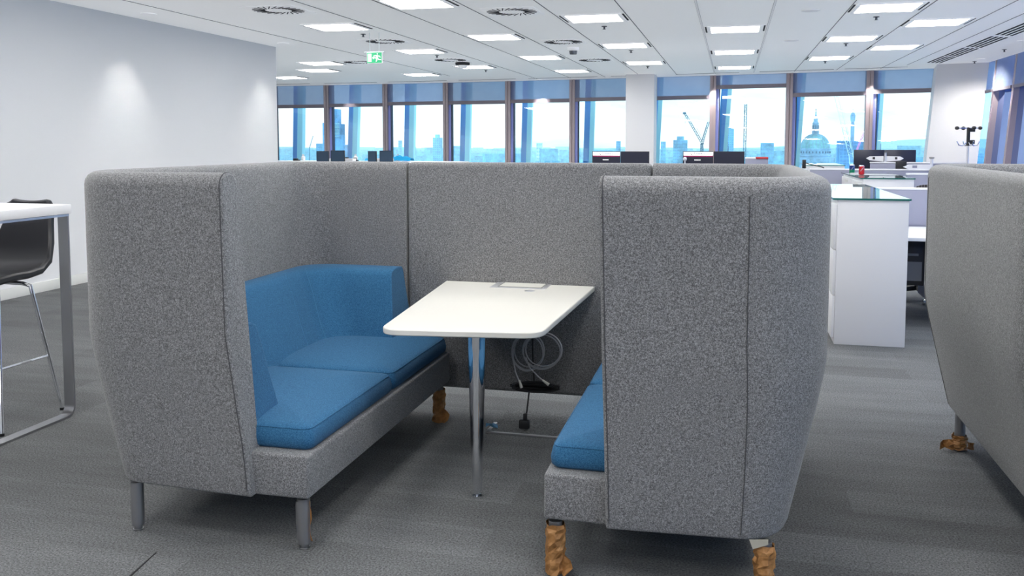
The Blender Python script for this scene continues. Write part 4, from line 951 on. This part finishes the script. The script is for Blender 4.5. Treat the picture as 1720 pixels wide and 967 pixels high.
# ------------------------------------------------------------------ the city beyond the glass
GZ = -125.
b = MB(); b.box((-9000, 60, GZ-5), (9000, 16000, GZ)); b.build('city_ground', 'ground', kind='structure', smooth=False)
b = MB(); rnd = random.Random(5)
xs = [-9000+i*150 for i in range(121)]
def hz(x): return -92+7*math.sin(x*.0007+1)+6*math.sin(x*.0021)+4*math.sin(x*.0083)+125*min(1, max(0, (x-300)/2000))
b.loft([[Vector((x, 12500, GZ)) for x in xs], [Vector((x, 13000, hz(x))) for x in xs], [Vector((x, 15000, GZ)) for x in xs]])
b.build('far_hills', 'hill', kind='structure')
# tall single buildings
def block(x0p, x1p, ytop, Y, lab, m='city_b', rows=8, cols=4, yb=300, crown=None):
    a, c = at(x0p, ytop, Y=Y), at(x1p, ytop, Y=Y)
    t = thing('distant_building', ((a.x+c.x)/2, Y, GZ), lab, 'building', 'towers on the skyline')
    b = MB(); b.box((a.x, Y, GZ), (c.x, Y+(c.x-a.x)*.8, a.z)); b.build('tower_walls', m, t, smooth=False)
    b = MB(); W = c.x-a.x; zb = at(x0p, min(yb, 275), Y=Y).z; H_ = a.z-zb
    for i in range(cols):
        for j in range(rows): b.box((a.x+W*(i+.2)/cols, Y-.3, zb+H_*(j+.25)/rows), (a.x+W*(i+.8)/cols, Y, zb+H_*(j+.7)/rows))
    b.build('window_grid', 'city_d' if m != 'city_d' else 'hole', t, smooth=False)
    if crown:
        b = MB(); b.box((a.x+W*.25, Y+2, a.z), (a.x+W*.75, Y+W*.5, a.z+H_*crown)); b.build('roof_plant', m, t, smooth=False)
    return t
block(1212, 1233, 214, 900, 'tall pale blue tower left of the upright crane', 'city_b', 16, 6)
block(1131, 1154, 235, 1700, 'broad pale block behind the two crossed cranes', 'city', 8, 8, crown=.15)
block(1110, 1118, 237.5, 2200, 'small hazy block just right of the square white column', 'city', 6, 3)
block(1035, 1042, 237, 1600, 'slim hazy tower just left of the square white column', 'city', 10, 3)
block(727, 740, 231, 1500, 'hazy twin-topped tower beside the mullion of the third bay', 'city', 12, 4, crown=.12)
block(669, 674, 236, 2400, 'slim far-off tower at the left of the third window bay', 'city', 10, 2)
block(531, 541, 241, 1100, 'hazy slab to the left of the tower under construction', 'city', 8, 4)
block(573, 582, 243, 1200, 'hazy banded slab right of the tower under construction', 'city_d', 6, 1)
block(901, 910, 240, 3000, 'faint tower on the horizon in the fifth window bay', 'city_w', 6, 3)
block(757, 772, 245, 2500, 'low hazy block at the left edge of the fourth bay', 'city', 5, 5)
block(1278, 1300, 240, 1900, 'low terraced block right of the upright crane', 'city', 5, 8)
# tower under construction
Y = 700; t = thing('construction_tower', (at(563, 250, Y=Y).x, Y, GZ), 'stepped blue tower under construction in the second window bay', 'building')
def seg(x0p, x1p, yt, yb, nm_, m, dpt=12, dy=0):
    a, c = at(x0p, yt, Y=Y), at(x1p, yb, Y=Y); b = MB(); b.box((a.x, Y+dy, c.z), (c.x, Y+dy+dpt, a.z)); return b.build(nm_, m, t, smooth=False)
seg(557, 571, 208, 330, 'tower_walls', 'city_d'); seg(557, 564, 183, 208, 'core', 'city_b', 8, 3); seg(538, 545, 206, 330, 'wing', 'city_b', 12, 4); seg(564, 572, 226, 330, 'lilac_face', 'city_b', 12, -1)
b = MB()
for k in range(10):
    yy = 207+k*2.4; a, c = at(555, yy, Y=Y), at(570.5, yy+.7, Y=Y); b.box((a.x, Y-1.5, c.z), (c.x, Y-.3, a.z))
for k in range(12):
    yy = 184+k*6; a, c = at(558, yy, Y=Y), at(562, yy+2, Y=Y); b.box((a.x, Y-1.2, c.z), (c.x, Y-.2, a.z))
b.build('scaffold_floors', 'city_w', t, smooth=False)
# cathedral dome
Y = 1000
def Pz(py): return at(1369, py, Y=Y).z
cx = at(1369, 250, Y=Y).x; s_ = at(1379, 250, Y=Y).x-cx; u = s_/10   # metres per pixel
t = thing('domed_cathedral', (cx, Y, GZ), 'domed cathedral with lantern and cross seen through the window', 'cathedral')
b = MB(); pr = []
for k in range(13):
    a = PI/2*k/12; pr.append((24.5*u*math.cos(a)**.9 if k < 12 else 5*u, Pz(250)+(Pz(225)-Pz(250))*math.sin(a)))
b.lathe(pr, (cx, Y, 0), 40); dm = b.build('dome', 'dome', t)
b = MB()
for k in range(24):
    a0 = 2*PI*k/24
    b.tube([(cx+(q[0]+.25)*math.cos(a0), Y+(q[0]+.25)*math.sin(a0), q[1]) for q in pr], .3, 4)
b.build('dome_ribs', 'stone', dm, smooth=False)
b = MB(); b.lathe([(26*u, Pz(300)), (26*u, Pz(263)), (28*u, Pz(262)), (28*u, Pz(260)), (25.5*u, Pz(259)), (25.5*u, Pz(251.5)), (27*u, Pz(251)), (27*u, Pz(249.5)), (24*u, Pz(249))], (cx, Y, 0), 40); dr = b.build('drum', 'stone', t)
b = MB()
for k in range(28):
    a0 = 2*PI*k/28; R3 = Matrix.Rotation(a0, 3, 'Z'); p = Vector((cx+25.7*u*math.cos(a0), Y+25.7*u*math.sin(a0), (Pz(257.5)+Pz(253.5))/2)); b.box(p-Vector((.4, .75*u, 1.7*u)), p+Vector((.4, .75*u, 1.7*u)), rot=R3)
b.build('drum_windows', 'hole', dr, smooth=False)
b = MB(); b.lathe([(34*u, Pz(330)), (34*u, Pz(266)), (33*u, Pz(264.5)), (27*u, Pz(264))], (cx, Y, 0), 40); b.build('colonnade_base', 'stone', t)
b = MB(); b.lathe([(6*u, Pz(226)), (6*u, Pz(221)), (5.6*u, Pz(219)), (5.2*u, Pz(219)), (5.2*u, Pz(208)), (5.8*u, Pz(207)), (5*u, Pz(206)), (3.6*u, Pz(204)), (3.4*u, Pz(199)), (2.6*u, Pz(197)), (1.5*u, Pz(194)), (.8*u, Pz(190)), (1.3*u, Pz(189)), (.9*u, Pz(187.7)), (.3*u, Pz(187))], (cx, Y, 0), 16); ln_ = b.build('lantern', 'stone', t)
b = MB()
for k in range(8):
    a0 = 2*PI*k/8; p = Vector((cx+5.2*u*math.cos(a0), Y+5.2*u*math.sin(a0), Pz(213.5))); b.box(p-Vector((.3, .8*u, 3.4*u)), p+Vector((.3, .8*u, 3.4*u)), rot=Matrix.Rotation(a0, 3, 'Z'))
b.build('lantern_openings', 'hole', ln_, smooth=False)
b = MB(); b.box((cx-.35*u, Y-.2, Pz(187.5)), (cx+.35*u, Y+.2, Pz(182))); b.box((cx-1.5*u, Y-.2, Pz(184.6)), (cx+1.5*u, Y+.2, Pz(183.8))); b.build('cross', 'hole', t, smooth=False)
# communications tower
Y = 2500; a = at(1431, 250, Y=Y); cx = a.x; u = (at(1441, 250, Y=Y).x-cx)/10
def Pz(py): return at(1431, py, Y=Y).z
t = thing('telecom_tower', (cx, Y, GZ), 'slender round telecommunication tower right of the cathedral dome', 'tower')
b = MB(); b.lathe([(3.2*u, GZ), (3.2*u, Pz(210)), (2.6*u, Pz(206)), (2.6*u, Pz(204.5))], (cx, Y, 0), 20); b.build('shaft', 'city_d', t)
b = MB(); b.lathe([(2.6*u, Pz(205)), (4.0*u, Pz(202)), (4.2*u, Pz(197)), (4.4*u, Pz(193)), (3.4*u, Pz(192.5)), (3.4*u, Pz(190.5)), (2.2*u, Pz(190)), (2.2*u, Pz(188.5)), (3*u, Pz(188)), (1*u, Pz(187.4))], (cx, Y, 0), 20); b.build('tower_head', 'city_b', t)
b = MB(); b.tube([(cx, Y, Pz(188)), (cx, Y, Pz(183.5))], .5*u, 6); b.build('mast', 'city_d', t)
# wrapped building in front of it
Y = 650; a, c = at(1411, 236.5, Y=Y), at(1457, 236.5, Y=Y)
t = thing('scaffolded_building', ((a.x+c.x)/2, Y, GZ), 'dark blue building wrapped in scaffolding below the telecommunication tower', 'building')
b = MB(); b.box((a.x, Y, GZ), (c.x, Y+20, a.z)); b.build('tower_walls', 'city_d', t, smooth=False)
b = MB(); W = c.x-a.x
for k in range(9): b.box((a.x+W*k/8-.12, Y-.5, a.z-18), (a.x+W*k/8+.12, Y-.2, a.z+.8))
for k in range(7): b.box((a.x, Y-.5, a.z-.5-2.4*k), (c.x, Y-.2, a.z-.1-2.4*k))
b.build('scaffold', 'city_b', t, smooth=False)
block(1467, 1480, 241, 900, 'low blue block just right of the last back mullion', 'city_d', 5, 3)
# cranes
def lattice(b, p, q, w, n, r):
    p, q = Vector(p), Vector(q); d = (q-p).normalized(); sd = d.cross(Vector((0, 1, 0))).normalized()*w
    b.tube([p-sd, q-sd*.8], r, 4); b.tube([p+sd, q+sd*.8], r, 4)
    pts = [p.lerp(q, k/n)+sd*(1 if k % 2 else -1)*lerp(1, .8, k/n) for k in range(n+1)]
    b.tube(pts, r*.8, 4)
def crane(Y, masts, jibs, m, lab, w=.5, r=.28, ropes=()):
    c0 = at(*masts[0][:2], Y=Y); t = thing('tower_crane', (c0.x, Y, GZ), lab, 'crane', 'cranes over the city')
    k = Y/F
    for x0, y0, x1, y1 in masts:
        b = MB(); lattice(b, at(x0, y0, Y=Y), at(x1, y1, Y=Y), w*k*1.1, 14, r*k); e = at(x0, y0, Y=Y); b.tube([e, (e.x, e.y, GZ)], w*k*.9, 4); b.build('mast', m, t, smooth=False)
    for x0, y0, x1, y1 in jibs:
        b = MB(); lattice(b, at(x0, y0, Y=Y), at(x1, y1, Y=Y), w*k, 16, r*k); b.build('jib', m, t, smooth=False)
    for pts in ropes:
        b = MB(); b.tube([at(x, y, Y=Y) for x, y in pts], r*k*.45, 4); b.build('rope', m, t, smooth=False)
    return t
kr = crane(500, [(1182, 275, 1179, 240)], [(1181, 243, 1149.5, 189)], 'crane', 'luffing crane leaning left, first from the square white column', 1.5, .5, [[(1151, 190), (1151, 207)], [(1183, 238), (1170, 215)]])
b = MB(); e = at(1150, 190, Y=500); b.box(e-Vector((.9, .5, .6)), e+Vector((.7, .5, .5))); bpy_t = b.build('pulley', 'crane', kr, smooth=False)
crane(520, [(1177, 275, 1178.5, 242)], [(1178, 244, 1190, 205)], 'crane', 'luffing crane leaning right, crossing the left-leaning one', 1.6, .55, [[(1190, 204), (1193, 204)], [(1180, 235), (1188, 210)]])
crane(480, [(1250.5, 275, 1251, 236)], [(1251, 238, 1253, 175)], 'crane', 'tall upright crane with raised jib under the shortest blind', 1.9, .6, [[(1250, 175), (1249.5, 236)]])
crane(420, [(1224, 275, 1222, 240)], [(1222, 240, 1206, 181)], 'crane', 'thin dark crane beside the blue outside column, left of the upright one', .9, .4)
crane(300, [(1431, 275, 1429, 258)], [(1429, 260, 1404, 160)], 'crane_pale', 'large pale lattice crane between the dome and the telecommunication tower', 3.2, .5, [[(1410, 160), (1434, 258)]])
crane(450, [(1441, 275, 1440, 248)], [(1440, 250, 1455, 212)], 'crane_red', 'small pinkish crane before the scaffolded building', 1.0, .45, [[(1442, 246), (1458, 214)]])
crane(600, [(520, 275, 520, 247)], [(520, 248, 526, 228)], 'crane', 'tiny crane in the first window bay', .6, .3)
crane(700, [(1560.5, 275, 1560.5, 240)], [(1560.5, 241, 1561.5, 226)], 'crane', 'thin crane at the right end of the last back window', .7, .3)
EX = []
for o in list(COL.objects):
    if o.parent is None and o.name.split('.')[0] in ('distant_building', 'construction_tower', 'domed_cathedral', 'telecom_tower', 'scaffolded_building', 'tower_crane'): EX.append((o.location.x, o.location.y, 45))
# mass of roofs: nobody could count them
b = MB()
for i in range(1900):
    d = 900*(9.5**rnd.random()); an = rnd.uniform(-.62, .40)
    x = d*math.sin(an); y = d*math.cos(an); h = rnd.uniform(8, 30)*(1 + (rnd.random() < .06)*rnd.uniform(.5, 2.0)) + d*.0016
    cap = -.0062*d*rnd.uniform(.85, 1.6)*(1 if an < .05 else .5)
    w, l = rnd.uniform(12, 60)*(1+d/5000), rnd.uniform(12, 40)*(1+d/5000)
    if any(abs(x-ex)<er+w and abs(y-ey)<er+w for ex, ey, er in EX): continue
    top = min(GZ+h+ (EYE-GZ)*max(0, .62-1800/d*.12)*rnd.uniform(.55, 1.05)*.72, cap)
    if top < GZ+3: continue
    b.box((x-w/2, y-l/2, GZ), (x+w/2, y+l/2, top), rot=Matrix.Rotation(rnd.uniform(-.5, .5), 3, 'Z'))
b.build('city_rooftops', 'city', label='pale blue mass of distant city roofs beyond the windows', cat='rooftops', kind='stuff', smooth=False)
# ------------------------------------------------------------------ world: bright thin cloud
w = bpy.data.worlds.new('sky'); sc.world = w; w.use_nodes = True
N, L = w.node_tree.nodes, w.node_tree.links; bg = N['Background']
tc = N.new('ShaderNodeTexCoord'); mp = N.new('ShaderNodeMapping'); mp.inputs['Scale'].default_value = (1.5, 1.5, 9)
nz = N.new('ShaderNodeTexNoise'); nz.inputs['Scale'].default_value = 2.2; nz.inputs['Detail'].default_value = 5; nz.inputs['Roughness'].default_value = .6
r = ramp(N, [(.36, (.60, .93, 1.06)), (.60, (1.0, 1.06, 1.08))])
L.new(tc.outputs['Generated'], mp.inputs['Vector']); L.new(mp.outputs['Vector'], nz.inputs['Vector']); L.new(nz.outputs['Fac'], r.inputs['Fac']); L.new(r.outputs['Color'], bg.inputs['Color'])
bg.inputs['Strength'].default_value = 1.0
sc.cycles.max_bounces = 8; sc.cycles.transparent_max_bounces = 16; sc.cycles.caustics_reflective = False; sc.cycles.caustics_refractive = False
sc.cycles.sample_clamp_indirect = 6
